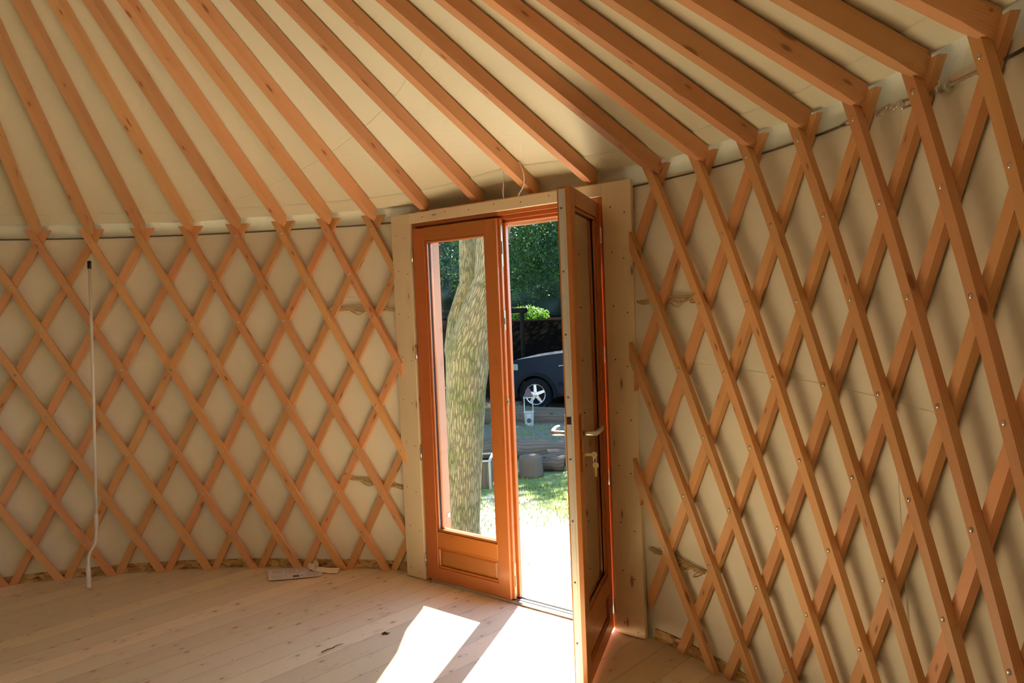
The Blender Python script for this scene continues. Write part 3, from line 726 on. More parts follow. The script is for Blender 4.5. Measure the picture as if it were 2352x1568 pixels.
for q in range(2):
    t = 1.106+.011*q; cc = CP(t, 2.002, .032); tn = Vector((cos(t), -sin(t), 0))
    mb.lathe(cc-tn*.006, tn, [(.010, 0), (.013, .002), (.013, .010), (.010, .012)], 6, False); mb.tube([cc+Vector((0, 0, .01)), cc+Vector((0, 0, .022))], .003, 8)
mb.build('cable_clamp', M['steel'], root)
mb = MB(); pts = [CP(1.09+.0015*q, 2.002, .036) for q in range(55)]; mb.tube(pts, [.0042 if q % 2 else .0054 for q in range(55)], 8); mb.build('threaded_rod', M['steel'], root)

# ---------------------------------------------------------------- twine lashings
def rope(t0, z0, t1, z1, label, seed, r=.0036):
    rg = random.Random(seed); root = empty('twine_lashing', cyl((t0+t1)/2, RT(t0), (z0+z1)/2), label, 'rope', 'twine lashings of the laths to the door posts')
    b = bulge(z0)
    for s in range(4):
        mb = MB(); pts = []; n = 26
        for q in range(n+1):
            f = q/n; t = t0+(t1-t0)*f; tw = f*22+s*1.6; am = .004 if s < 2 else .010*sin(pi*f)+.002
            z = z0+(z1-z0)*f+am*sin(tw)+(-.012*s*sin(pi*f) if s else 0); rr = RT(t)+.055*post_w(t)+b+.0475-abs(.003*cos(tw))
            if s == 3: z = z0+(z1-z0)*f+.012*sin(pi*f)
            pts.append(cyl(t, rr-.004, z))
        mb.tube(pts, r*(1 if s < 3 else .7), 7); mb.build('strand', M['twine'], root)
    mb = MB()  # frayed ends
    for q in range(9):
        f = rg.random()*.5+.3; t = t0+(t1-t0)*f; p = cyl(t, RT(t)+.055*post_w(t)+b+.042, z0+(z1-z0)*f); mb.tube([p, p+Vector((rg.uniform(-.01, .01), -.004, rg.uniform(-.012, .0))), p+Vector((rg.uniform(-.025, .025), -.006, rg.uniform(-.03, .004)))], .0009, 5)
    mb.build('fray', M['twine'], root)
    # turn round the crossing laths
    tn = t1 if abs(t1-.3) > abs(t0-.3) else t0; zn = z1 if tn == t1 else z0; mb = MB(); pts = []
    for q in range(25):
        a = 2*pi*q/24; rr = RT(tn)+.055*post_w(tn)+b+.021-.027*cos(a); pts.append(cyl(tn+.0085*sin(a), rr, zn+.020*sin(a)))
    mb.tube(pts, r*.8, 6); mb.build('loop', M['twine'], root)
rope(-.098, 1.545, .044, 1.530, 'twine lashing left of the door, upper one', 1)
rope(-.095, .560, .044, .500, 'twine lashing left of the door, lower one', 2)
rope(.588, 1.514, .715, 1.522, 'twine lashing right of the door, upper one', 3)
rope(.590, .425, .700, .405, 'twine lashing right of the door, lower one', 4)

# ---------------------------------------------------------------- white cord hanging over the pole above the door
mb = MB(); t, A, B = raft_axis(10); d = (B-A).normalized(); c0 = A+d*.10; s = d.cross(Vector((0, 0, 1))).normalized()
if s.dot(DT) < 0: s = -s
topz = c0.z+.098
up10 = s.cross(d); up10 = up10 if up10.z > 0 else -up10; c0 = A+d*.15
pts = [D(.049, .010, 2.052), D(.052, -.001, 2.075), D(.060, .0, 2.127), D(.066, -.01, 2.180), c0-s*.032+up10*.062, c0-s*.020+up10*.067, c0+s*.020+up10*.067, c0+s*.030+up10*.060, D(.224, -.050, 2.152), D(.214, -.032, 2.112), D(.190, -.016, 2.084), D(.155, -.004, 2.062), D(.143, .010, 2.052)]
def smooth(pts, it=2):
    for _ in range(it):
        q = [pts[0]]
        for a, b in zip(pts, pts[1:]): q += [a*.75+b*.25, a*.25+b*.75]
        pts = q+[pts[-1]]
    return pts
mb.tube(smooth(pts), .0030, 7); tag(mb.build('cord', M['cord']), 'thin white cord looped over a roof pole above the door', 'cord')

# ---------------------------------------------------------------- window crank pole
foot = Vector((-1.548, 2.070, .004)); root = empty('crank_pole', foot, 'thin white metal crank pole hanging in front of the left laths', 'pole')
tp = Vector((-1.557, 2.209, 1.879)); e1 = Vector((-1.520, 2.120, .36)); bend1 = Vector((-1.523, 2.112, .265)); bend2 = Vector((-1.565, 2.085, .165))
shaft_top = tp+(e1-tp)*.015
mb = MB(); mb.tube([shaft_top, tp.lerp(e1, .5)+Vector((.006, 0, 0)), e1], .0085, 12); mb.build('shaft', M['white'], root)
mb = MB(); mb.tube([tp+Vector((0, 0, .002)), tp.lerp(e1, .028)], .0105, 12); tag(mb.build('sleeve', M['black'], root), 'black plastic sleeve')
mb = MB(); mb.tube(smooth([tp, tp+Vector((-.004, 0, .018)), tp+Vector((.004, 0, .034)), tp+Vector((.005, .01, .046)), tp+Vector((0, .02, .05)), tp+Vector((-.004, .024, .036))]), .0016, 7); tag(mb.build('hook', M['steel'], root), 'wire hook')
mb = MB(); up_ = (tp-e1).normalized(); mb.tube([e1+up_*.06, e1-up_*.03], .0115, 12); mb.build('collar', M['white'], root)
mb = MB(); mb.tube(smooth([e1, bend1+Vector((.002, 0, .02)), bend1-Vector((0, 0, .01)), bend2+Vector((.004, 0, .02)), foot+Vector((.000, .006, .135)), foot+Vector((0, .004, .10))]), .0085, 12); mb.build('crank_arm', M['white'], root)
mb = MB(); mb.lathe(foot, (0, .03, 1), [(.011, 0), (.0135, .002), (.0135, .010), (.0125, .118), (.0105, .124)], 16); mb.build('grip', M['white'], root)

# ---------------------------------------------------------------- things on the floor
def sheet(name, mat, corners, nx, ny, amp, label, cat, z=.004, seed=0, th=.0008):
    mb = MB(); a, b, c, d = [Vector((*q, 0)) for q in corners]
    for j in range(ny+1):
        for i in range(nx+1):
            u, v = i/nx, j/ny; p = (a*(1-u)+b*u)*(1-v)+(d*(1-u)+c*u)*v
            p.z = z+amp*(.5+.5*noise.noise(Vector((u*3+seed, v*3, 1))))+amp*1.2*(max(0, u-.75)+max(0, .2-u)); mb.v.append(p)
    for j in range(ny):
        for i in range(nx):
            k = j*(nx+1)+i; uvs = [(i/nx, j/ny), ((i+1)/nx, j/ny), ((i+1)/nx, (j+1)/ny), (i/nx, (j+1)/ny)]; mb.face([k, k+1, k+nx+2, k+nx+1], uvs, True)
    o = mb.build(name, M[mat]); tag(o, label, cat); return o
sheet('leaflet', 'paper', [(-.597, 2.494), (-.352, 2.655), (-.440, 2.800), (-.745, 2.640)], 14, 6, .006, 'printed folded leaflet lying on the floor by the left wall', 'paper')
mb = MB()
def strip(pts, w, off=Vector((0, 0, 0))):
    for k, (x, y, z) in enumerate(pts):
        d = Vector(pts[min(k+1, len(pts)-1)])-Vector(pts[max(k-1, 0)]); d.z = 0; s_ = Vector((-d.y, d.x, 0)).normalized()*w[k]
        b = len(mb.v); mb.v += [Vector((x, y, z))-s_, Vector((x, y, z))+s_*1.0+Vector((0, 0, .012)), Vector((x, y, z))+s_*.2+Vector((0, 0, .020))]
        if k: mb.face([b-3, b-2, b+1, b]); mb.face([b-2, b-1, b+2, b+1]); mb.face([b-1, b-3, b, b+2])
strip([(-.52, 2.745, .016), (-.475, 2.735, .018), (-.43, 2.715, .012), (-.36, 2.735, .006), (-.30, 2.755, .006)], [.012, .032, .016, .026, .032])
strip([(-.52, 2.79, .050), (-.49, 2.77, .035), (-.44, 2.72, .02)], [.004, .015, .014])
tag(mb.build('crumpled_tape', M['ribbon']), 'crumpled pale strip of packing tape lying on the printed leaflet', 'tape')
mb = MB(); P = [(.293, 1.853), (.303, 1.878), (.312, 1.905), (.318, 1.93), (.330, 1.962)]
mb.tube([Vector((x, y, .005+.003*(i % 2))) for i, (x, y) in enumerate(P)], [.0022, .0026, .0024, .002, .0014], 7); mb.tube([Vector((.312, 1.905, .006)), Vector((.320, 1.912, .006))], .0012, 6)
tag(mb.build('twig', M['twig']), 'short dark twig lying on the floor left of the sun patches', 'twig')
mb = MB(); mb.tube([Vector((.440, 2.112, .004)), Vector((.452, 2.120, .008)), Vector((.462, 2.124, .004)), Vector((.470, 2.132, .006))], [.003, .006, .005, .002], 7)
tag(mb.build('bark_flake', M['twig']), 'small curled bark flake on the floor left of the largest sun patch', 'debris')
mb = MB(); mb.tube([Vector((-1.630, 2.262, .003)), Vector((-1.618, 2.276, .007)), Vector((-1.612, 2.290, .004))], [.004, .005, .003], 6); mb.tube([Vector((-1.612, 2.270, .003)), Vector((-1.606, 2.300, .004))], .002, 5)
tag(mb.build('wood_chip', M['twig']), 'dark wood chip on the floor right of the white pole', 'debris')
mb = MB(); c = Vector((1.795, 2.13, 0))
pts = [Vector((1.70+.012*q, 2.10-.028*q+.03*sin(q*.7), .006+.004*sin(q*1.3))) for q in range(9)]
# shavings heap at the foot of a right lath
mb = MB(); rg = random.Random(5); cx = Vector((1.795, 2.045, .004))
for q in range(26):
    p = cx+Vector((rg.gauss(0, .035), rg.gauss(0, .03), 0)); a = rg.random()*6.28; d = Vector((cos(a), sin(a), 0))*rg.uniform(.006, .018)
    mb.tube([p, p+d+Vector((0, 0, .003)), p+d*2], [.0012, .002, .001], 5)
tag(mb.build('wood_shavings', M['shaving']), 'pale scatter of wood shavings on the floor by a right lath foot', 'shavings', None, 'stuff')
rg = random.Random(11); mb = MB()
for q in range(80):
    u = rg.uniform(-.9, .3); n = -rg.random()**1.2*1.3-.03; p = D(u, n, .0012); s = rg.uniform(.0006, .0018); a = rg.random()*3
    mb.tube([p, p+Vector((cos(a), sin(a), 0))*s*3], s*.6, 4)
tag(mb.build('crumbs', M['twig']), 'dark crumbs of soil trodden across the floor near the threshold', 'crumbs', None, 'stuff')

# ================================================================ OUTSIDE (positions in door u,n)
def gh(u, n):
    z = -.25
    if n > 6.5: z -= .39*min(1, (n-6.5)/2.6)
    if n > 11.5: z += min(1.72, (n-11.5)*.42)
    return z
def noise2(u, n): return noise.noise(Vector((u*.6, n*.6, 3)))*.05+noise.noise(Vector((u*3, n*3, 9)))*.012
mb = MB(); NU, NN = 110, 110
us = [-30+44*i/NU for i in range(NU+1)]; ns = [-7+37*(j/NN) for j in range(NN+1)]
def GZ(u, n):
    p = D(u, n, 0); d = math.hypot(p.x, p.y); w = max(0, min(1, (d-3.1)/.4))
    return gh(u, n)+noise2(u, n)*w
for n in ns:
    for u in us: mb.v.append(Vector((u, n, GZ(u, n))))
for j in range(NN):
    for i in range(NU): b = j*(NU+1)+i; mb.face([b, b+1, b+NU+2, b+NU+1], None, True)
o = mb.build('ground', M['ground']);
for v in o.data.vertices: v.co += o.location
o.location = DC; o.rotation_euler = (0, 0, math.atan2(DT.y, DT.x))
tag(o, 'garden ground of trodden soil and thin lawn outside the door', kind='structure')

def blade_field(name, n, region, h, label, mat='grass', seed=1, kind='stuff', cat='grass', w=.0035):
    rg = random.Random(seed); mb = MB(); c = 0
    while c < n:
        u = rg.uniform(*region[0]); nn = rg.uniform(*region[1])
        if noise.noise(Vector((u*.9, nn*.9, 4))) < region[2]-rg.random()*.25: continue
        z = GZ(u, nn); a = rg.random()*6.28; hh = h*rg.uniform(.4, 1); p = D(u, nn, z-.005); ww = w*rg.uniform(.6, 1.3); dx = Vector((cos(a), sin(a), 0)); ln = Vector((rg.uniform(-.6, .6), rg.uniform(-.6, .6), 0))*hh
        b = len(mb.v); mb.v += [p-dx*ww, p+dx*ww, p+dx*ww*.6+Vector((0, 0, hh*.6))+ln*.4, p+ln+Vector((0, 0, hh))]; mb.face([b, b+1, b+2]); mb.face([b, b+2, b+3]); c += 1
    o = mb.build(name, M[mat]); tag(o, label, cat, None, kind); return o
blade_field('grass', 16000, ((-3.6, .4), (1.0, 4.0), .05), .045, 'lawn grass growing outside the doorway', seed=2)
blade_field('weeds', 2500, ((-8, -3), (4.2, 7.4), .22), .055, 'sparse weeds around the far logs', seed=3, w=.006)

# --- leaf clouds
def leaves(mb, c, rad, n, size, rg, shell=.5):
    for _ in range(n):
        while True:
            v = Vector((rg.uniform(-1, 1), rg.uniform(-1, 1), rg.uniform(-1, 1)))
            if shell < v.length <= 1: break
        v = v*(1+.25*noise.noise(v*2+c)); p = c+Vector((v.x*rad[0], v.y*rad[1], v.z*rad[2]))
        nrm = (v+Vector((rg.gauss(0, .6), rg.gauss(0, .6), rg.gauss(.5, .6)))).normalized(); x = nrm.orthogonal().normalized(); q = rg.random()*6.28
        x = x*cos(q)+nrm.cross(x)*sin(q); y = nrm.cross(x); s = size*rg.uniform(.6, 1.3); b = len(mb.v)
        mb.v += [p-x*s, p-y*s*.42+nrm*s*.1, p+x*s, p+y*s*.42+nrm*s*.1]; mb.face([b, b+1, b+2]); mb.face([b, b+2, b+3])
def tree(label, base, trunk, blobs, leaf='leaf', size=.06, seed=1, cat='tree', group=None, shell=.5, name='tree'):
    rg = random.Random(seed); blobs = [(c, r, int(n*1.5) if size < .08 else n) for c, r, n in blobs]; root = empty(name, base, label, cat, group)
    if trunk:
        mb = MB()
        for pts, rr in trunk: mb.tube(smooth([Vector(p) for p in pts], 1), [rr[0]+(rr[1]-rr[0])*i/(2*len(pts)-1) for i in range(2*len(pts))], 14)
        mb.build('trunk', M['bark'], root)
    mb = MB()
    for c, rad, n in blobs: leaves(mb, Vector(c), rad, n, size, rg, shell)
    mb.build('foliage', M[leaf], root); return root

# big ash close to the door: leaning trunk with a lower limb on its left
root = empty('ash_tree', D(-1.25, 1.1, -.27), 'thick mossy barked tree standing just outside the left glass', 'tree')
AN = 1.2
def trunk_tube(mb, prof, n=22, flare=.0, ph=0.):
    """prof: (uL, uR, z, n) silhouettes seen from the room"""
    pts = []
    b0 = len(mb.v); L = 0; last = None
    for (uc, r, z, nn) in prof:
        c = D(uc, nn, z)
        if last is not None: L += (c-last).length
        last = c
        for k in range(n):
            a = 2*pi*k/n; rr = r*(1+.07*noise.noise(Vector((cos(a)*1.3+ph, sin(a)*1.3, z*1.1)))+.03*noise.noise(Vector((cos(a)*4, sin(a)*4+ph, z*3))))
            mb.v.append(c+DT*cos(a)*rr+DN*sin(a)*rr)
        pts.append((L, r))
    for i in range(len(prof)-1):
        for k in range(n):
            k2 = (k+1) % n; mb.face([b0+i*n+k, b0+i*n+k2, b0+(i+1)*n+k2, b0+(i+1)*n+k], [(pts[i][0], k/n*.95), (pts[i][0], (k+1)/n*.95), (pts[i+1][0], (k+1)/n*.95), (pts[i+1][0], k/n*.95)], True)
    mb.face([b0+k for k in range(n)]); mb.face([b0+(len(prof)-1)*n+k for k in range(n)])
def dense(prof, k=4):
    out = []
    for a, b in zip(prof, prof[1:]):
        for q in range(k): f = q/k; f2 = f; out.append(tuple(a[i]+(b[i]-a[i])*f2 for i in range(4)))
    return out+[prof[-1]]
mb = MB(); trunk_tube(mb, dense([(-1.44, .150, -.32, 1.2), (-1.43, .114, -.12, 1.2), (-1.41, .123, .25, 1.2), (-1.356, .148, .90, 1.2), (-1.315, .172, 1.22, 1.2), (-1.18, .142, 1.53, 1.2), (-1.075, .116, 1.74, 1.2), (-1.045, .116, 1.98, 1.2), (-.955, .095, 2.18, 1.2), (-.885, .078, 2.5, 1.2), (-.76, .075, 3.0, 1.2), (-.9, .07, 4.4, 1.1)], 6)); mb.build('trunk', M['bark'], root)
mb = MB(); trunk_tube(mb, dense([(-1.40, .08, .80, 1.25), (-1.63, .078, 1.20, 1.38), (-1.60, .074, 1.46, 1.40), (-1.40, .078, 1.72, 1.34), (-1.365, .066, 2.05, 1.30), (-1.42, .06, 3.0, 1.3), (-1.9, .05, 4.2, 1.2)], 6), 18, 0, 3.); mb.build('limb', M['bark'], root)
rg = random.Random(21); mb = MB()
for c, rd, n_ in (((-4.6, 1.2, 5.6), (1.9, 1.8, 1.3), 2600), ((-3.2, -.6, 6.2), (1.8, 1.6, 1.2), 2000), ((-6.6, 2.2, 5.2), (1.6, 1.6, 1.4), 1800), ((-8.2, 4.2, 6.0), (2.6, 2.2, 1.2), 3200), ((-8.5, .5, 5.5), (2.2, 2.4, 1.4), 2200)): leaves(mb, D(*c), rd, n_, .12, rg)  # crown out of view, spread wide to hold back sky light outside
mb.tube([D(-.9, 1.1, 4.4), D(-2.6, .9, 5.2), D(-4.4, 1.2, 5.7)], [.07, .05, .02], 8); mb.tube([D(-1.9, 1.2, 4.2), D(-4.2, 1.6, 4.9), D(-6.6, 2.2, 5.3)], [.05, .04, .02], 8)
mb.build('foliage', M['leaf'], root)

# trees further back: their crowns shade the far lawn; dark hedge trees close the view
def T(u, n, h, trunk_r, blobs, label, leaf='leaf', size=.055, seed=1, lean=(0, 0), group='trees behind the car'):
    z = gh(u, n)
    tr = [([D(u, n, z-.2), D(u+lean[0]*.4, n+lean[1]*.4, z+h*.4), D(u+lean[0], n+lean[1], z+h)], (trunk_r, trunk_r*.45))] if trunk_r else None
    return tree(label, D(u, n, z), tr, [(D(*c), r, n_) for c, r, n_ in blobs], leaf, size, seed, 'tree', group)
T(-9.8, 6.4, 4.8, .13, [((-7.0, 7.0, 4.6), (2.3, 1.2, 1.0), 3400), ((-4.6, 6.9, 4.4), (1.3, .8, .7), 1500), ((-5.2, 8.9, 5.0), (2.2, 1.6, 1.1), 3200), ((-8.4, 8.6, 4.9), (2.4, 1.7, 1.2), 3000)], 'spreading tree whose crown shades the lawn from above', seed=31, lean=(1.6, .6), size=.085, group=None)
T(-1.6, 13.4, 5.6, .16, [((-2.4, 12.6, 5.4), (2.4, 1.6, 1.3), 3000), ((-4.2, 11.4, 5.6), (2.3, 1.6, 1.3), 3200), ((-.2, 12.8, 5.0), (2.2, 1.6, 1.4), 2400), ((-4.8, 12.9, 6.8), (3., 1.8, 1.3), 3000)], 'tall tree right of the car with a broad high crown', seed=32, size=.09)
T(4.6, 6.5, 5.6, .16, [((3.6, 6.2, 6.0), (2.6, 2.2, 1.3), 3400), ((5.6, 3.5, 5.6), (2.2, 2.2, 1.4), 2600), ((1.2, 8.4, 5.6), (2.0, 1.2, 1.0), 2400)], 'added tree right of the doorway, its unseen crown cutting the sky light', seed=41, size=.12, group=None)  # put in out of view so the garden gets less sky light
T(-3.6, 12.4, 7.4, .15, [((-8.4, 12.2, 8.2), (4.4, 2.0, 1.3), 4600), ((-2.2, 12.6, 8.4), (3.2, 1.6, 1.2), 3600), ((-7.0, 13.2, 7.6), (3.6, 1.6, 1.4), 3600)], 'added tall tree by the car tail, its unseen crown dimming the garden', seed=42, size=.15, group=None)  # extra crowns above the view, added to dim the middle distance
T(-12.6, 15.2, 5.0, .17, [((-12.2, 14.6, 3.0), (2.0, 1.6, 1.5), 3600), ((-11.6, 15.0, 4.4), (2.6, 1.8, 1.8), 3600)], 'dark leafy tree behind the car, leftmost', seed=33)
T(-9.9, 16.4, 5.0, .17, [((-10.1, 15.3, 3.2), (1.9, 1.5, 1.5), 4200), ((-9.6, 15.9, 5.2), (2.6, 1.8, 1.8), 3600)], 'dark leafy tree behind the car, straight above its bonnet', seed=34)
T(-7.6, 15.6, 5.0, .15, [((-8.0, 14.7, 2.6), (1.7, 1.3, 1.5), 4200), ((-7.4, 15.6, 4.8), (2.6, 1.8, 1.8), 3600)], 'dark leafy tree behind the car, right of its bonnet', seed=35)
T(-15.4, 18.8, 6.0, .16, [((-14.4, 19.4, 6.4), (3.4, 1.8, 1.3), 4200), ((-10.6, 19.0, 6.6), (2.4, 1.6, 1.2), 3200)], 'added tall tree behind the timber rail, its unseen crown shading the bank', seed=43, size=.10)  # added so that its high crown keeps sun off the bank
T(-5.2, 15.6, 5.0, .15, [((-5.4, 15.0, 2.4), (2.2, 1.5, 1.9), 3400), ((-4.6, 15.6, 4.8), (2.6, 1.8, 1.8), 3000)], 'dark leafy tree behind the car, rightmost of the row', seed=36)
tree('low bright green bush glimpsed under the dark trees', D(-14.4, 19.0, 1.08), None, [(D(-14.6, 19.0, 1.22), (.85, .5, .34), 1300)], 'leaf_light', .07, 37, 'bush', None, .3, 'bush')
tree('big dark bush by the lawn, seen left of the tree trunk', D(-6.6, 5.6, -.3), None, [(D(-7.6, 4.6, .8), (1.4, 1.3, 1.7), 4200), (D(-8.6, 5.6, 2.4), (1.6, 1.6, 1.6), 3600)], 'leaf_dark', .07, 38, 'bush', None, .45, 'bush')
tree('leafy undergrowth left of the car', D(-7.9, 7.4, -.5), None, [(D(-7.9, 7.6, -.15), (.45, .4, .38), 900)], 'leaf', .045, 39, 'bush', None, .3, 'bush')
# solid hedge mass that closes the view behind the trees
mb = MB(); nx, nz = 60, 16
for j in range(nz+1):
    for i in range(nx+1):
        u = -28+34*i/nx; z = .2+5.6*j/nz; n = 26.5-.9*sin(j/nz*pi)+1.3*noise.noise(Vector((u*.8, z*.8, 1)))+.4*noise.noise(Vector((u*3, z*3, 1)))
        mb.v.append(D(u, n, z))
for j in range(nz):
    for i in range(nx): b = j*(nx+1)+i; mb.face([b, b+1, b+nx+2, b+nx+1], None, True)
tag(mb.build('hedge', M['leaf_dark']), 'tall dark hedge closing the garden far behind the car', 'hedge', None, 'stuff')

# rustic timber rail and low post behind the car
z0 = gh(-11.2, 13.2); root = empty('timber_rail', D(-11.0, 13.0, z0), 'dark timber rail on posts behind the car', 'fence')
def tubeobj(name, mat, parent, pts, r, n=12):
    mb = MB(); mb.tube(pts, r, n); return mb.build(name, M[mat], parent)
for u in (-13.4, -10.25): tubeobj('post', 'soil', root, [D(u, 13.2, gh(u, 13.2)-.1), D(u, 13.2, 1.40)], .055)
tubeobj('rail', 'soil', root, [D(-13.9, 13.2, 1.46), D(-10.1, 13.2, 1.43)], .07)

# --- logs and stones
def log(a, b, r, label, seed, name='log', n=26, cat='log', group='logs edging the garden'):
    rg = random.Random(seed); mb = MB(); A, B = Vector(a), Vector(b); m = 14; pts = []; rr = []
    for i in range(m+1):
        f = i/m; p = A.lerp(B, f)+Vector((0, 0, .02*noise.noise(Vector((f*4, seed, 0))))); pts.append(p); rr.append(r*(1+.12*noise.noise(Vector((f*5, seed, 5)))))
    mb.tube(pts, rr, n)
    for i, v in enumerate(mb.v): v += Vector((noise.noise(v*9), noise.noise(v*9+Vector((5, 0, 0))), noise.noise(v*9+Vector((0, 5, 0)))))*r*.12
    return tag(mb.build(name, M['oldwood']), label, cat, group)
log(D(-6.6, 5.3, gh(-6, 6)+.12), D(-2.9, 7.1, gh(-4, 7)+.13), .15, 'long grey log lying behind the white limed pot', 3)
log(D(-4.6, 3.55, -.17), D(-2.55, 4.25, -.15), .115, 'dark log lying behind the tree stump', 4)
log(D(-2.75, 4.15, -.20), D(-2.25, 4.50, -.20), .075, 'short log piece at the end of the dark log', 5)
log(D(-2.62, 3.52, -.17), D(-2.28, 3.72, -.18), .085, 'short rounded log touching the tree stump on its right', 6)
log(D(-2.60, 3.86, -.17), D(-2.30, 4.08, -.17), .085, 'short log piece between the stump and the grass tuft', 7)
def stone(c, r, label, seed, mat='stone', flat=.55):
    mb = MB(); n = 14
    b = 0
    for i in range(9):
        th = pi*i/8
        for k in range(n):
            a = 2*pi*k/n; v = Vector((sin(th)*cos(a), sin(th)*sin(a), cos(th)*flat)); v = v*(r*(1+.35*noise.noise(v*1.3+Vector((seed, 0, 0))))); mb.v.append(Vector(c)+v)
    for i in range(8):
        for k in range(n): k2 = (k+1) % n; mb.face([i*n+k, i*n+k2, (i+1)*n+k2, (i+1)*n+k], None, True)
    return tag(mb.build('stone', M[mat]), label, 'stone', 'stones by the far log')
def near(u, n, k=0): return D(u, n, GZ(u, n)+k)
stone(near(-5.30, 7.6, .05), .17, 'flat pale stone in front of the car wheel, right one', 1, 'lichen')
stone(near(-4.85, 7.5, .10), .24, 'large grey stone by the car sill', 2)
stone(near(-6.35, 7.2, .03), .16, 'low stone left of the far log end', 3)
# stump
mb = MB(); c = D(-2.43, 3.32, -.27); prof = [(.145, 0), (.132, .05), (.124, .14), (.122, .215), (.115, .225), (.02, .227)]; mb.lathe(c, (.03, 0, 1), prof, 26)
for v in mb.v:
    d = v-c; k = 1+.16*noise.noise(Vector((d.x*9, d.y*9, d.z*2))); v.x = c.x+d.x*k; v.y = c.y+d.y*k
st = tag(mb.build('tree_stump', M['oldwood']), 'squat weathered tree stump standing in the grass', 'stump')
# planter crate with pale corner posts
root = empty('planter_crate', D(-2.50, 2.80, -.26), 'tall narrow planter crate with pale green corner posts, right of the tree trunk', 'planter')
cx, cn = -2.60, 2.77
def PF(x, y, z): a = .62; return D(cx+x*cos(a)-y*sin(a), cn+x*sin(a)+y*cos(a), -.255+z)
for sx in (-1, 1):
    for sy in (-1, 1): dpart('corner_post', 'cream_wood', root, ((sx*.075-.012, sx*.075+.012), (sy*.19-.012, sy*.19+.012), (0, .27)), F=PF, bevel=.002)
dpart('side_board', 'oldwood', root, ((-.063, .063), (-.195, -.18), (.01, .262)), ((-.063, .063), (.18, .195), (.01, .262)), ((-.08, -.068), (-.178, .178), (.01, .262)), ((.068, .08), (-.178, .178), (.01, .262)), F=PF)
dpart('top_rim', 'cream_wood', root, ((-.09, .09), (-.205, -.175), (.27, .285)), ((-.09, .09), (.175, .205), (.27, .285)), ((-.09, -.062), (-.175, .175), (.27, .285)), ((.062, .09), (-.175, .175), (.27, .285)), F=PF, bevel=.003)
dpart('soil', 'soil', root, ((-.064, .064), (-.176, .176), (.15, .235)), F=PF)
# blue bucket
root = empty('bucket', D(-2.86, 3.40, -.25), 'small dark blue plastic bucket between crate and stump', 'bucket')
mb = MB(); c = D(-2.86, 3.40, -.245); mb.lathe(c, (0, 0, 1), [(.085, 0), (.115, .21), (.122, .215), (.122, .225), (.110, .226), (.108, .21), (.082, .02)], 24); mb.build('body', M['bluep'], root)
mb = MB(); mb.tube([c+DT*.118*cos(a*pi/12)+Vector((0, 0, .215-.10*sin(a*pi/12)))-DN*.06*sin(a*pi/12)-DN*.07*sin(a*pi/12) for a in range(13)], .003, 6); mb.build('bail', M['steel'], root)
# lantern: rusty tin top and glass over a white limed pot with a round hole
u0, n0 = -4.46, 5.92; zg = GZ(u0, n0)
def LF(x, y, z): a = .65; x, y, z = x*.74, y*.74, z*.72; return D(u0+x*cos(a)-y*sin(a), n0+x*sin(a)+y*cos(a), zg+z)
root = empty('pot', LF(0, 0, 0), 'white limed pot with a round dark hole in its side, under the lantern', 'pot')
mb = MB(); mb.lathe(LF(0, 0, -.02), (0, 0, 1), [(.058, 0), (.066, .022), (.068, .115), (.071, .194), (.063, .204), (.02, .207)], 24); mb.build('body', M['lichen'], root)
mb = MB(); mb.lathe(LF(0, -.084, .11), -(LF(0, 1, 0)-LF(0, 0, 0)), [(.034, 0), (.034, .006), (.028, .008), (.02, .007)], 20); tag(mb.build('hole', M['gasket'], root), 'round dark opening')
root = empty('lantern', LF(0, 0, .27), 'tall square garden lantern with a rusty tin top, standing on the white pot', 'lantern')
zz = .27
for sx in (-1, 1):
    for sy in (-1, 1): dpart('corner_post', 'cream_wood', root, ((sx*.085-.008, sx*.085+.008), (sy*.085-.008, sy*.085+.008), (zz, zz+.30)), F=LF, bevel=0)
dpart('base_plate', 'cream_wood', root, ((-.10, .10), (-.10, .10), (zz, zz+.015)), F=LF, bevel=0)
dpart('top_plate', 'cream_wood', root, ((-.10, .10), (-.10, .10), (zz+.30, zz+.318)), F=LF, bevel=0)
mb = MB(); mb.lathe(LF(0, 0, zz+.318), (0, 0, 1), [(.084, 0), (.048, .060), (.046, .065), (.043, .086), (.026, .118), (.009, .132), (.008, .150)], 4, False); tag(mb.build('roof', M['rust'], root), 'rusty tin roof')
for k in range(4):
    mb = MB(); a = k*pi/2; q = [(-.078, -.082), (.078, -.082)]; P = []
    for (x, y) in q: P.append((x*cos(a)-y*sin(a), x*sin(a)+y*cos(a)))
    mb.v += [LF(*P[0], zz+.015), LF(*P[1], zz+.015), LF(*P[1], zz+.30), LF(*P[0], zz+.30)]; mb.face([0, 1, 2, 3]); mb.build('glass_pane', M['glass'], root)
# yellow watering toy at the left end of the far log
root = empty('toy_scoop', near(-5.05, 6.05), 'small yellow plastic scoop lying on the far log', 'toy')
mb = MB(); c = D(-5.12, 5.98, gh(0, 6)+.31); mb.lathe(c, (.3, .2, 1), [(.05, -.05), (.07, 0), (.075, .06), (.06, .062), (.05, .01)], 16); mb.build('cup', M['yellow'], root)
tubeobj('handle_bar', 'yellow', root, [c, c+DT*.10+Vector((0, 0, .02)), c+DT*.16-Vector((0, 0, .01))], .014)
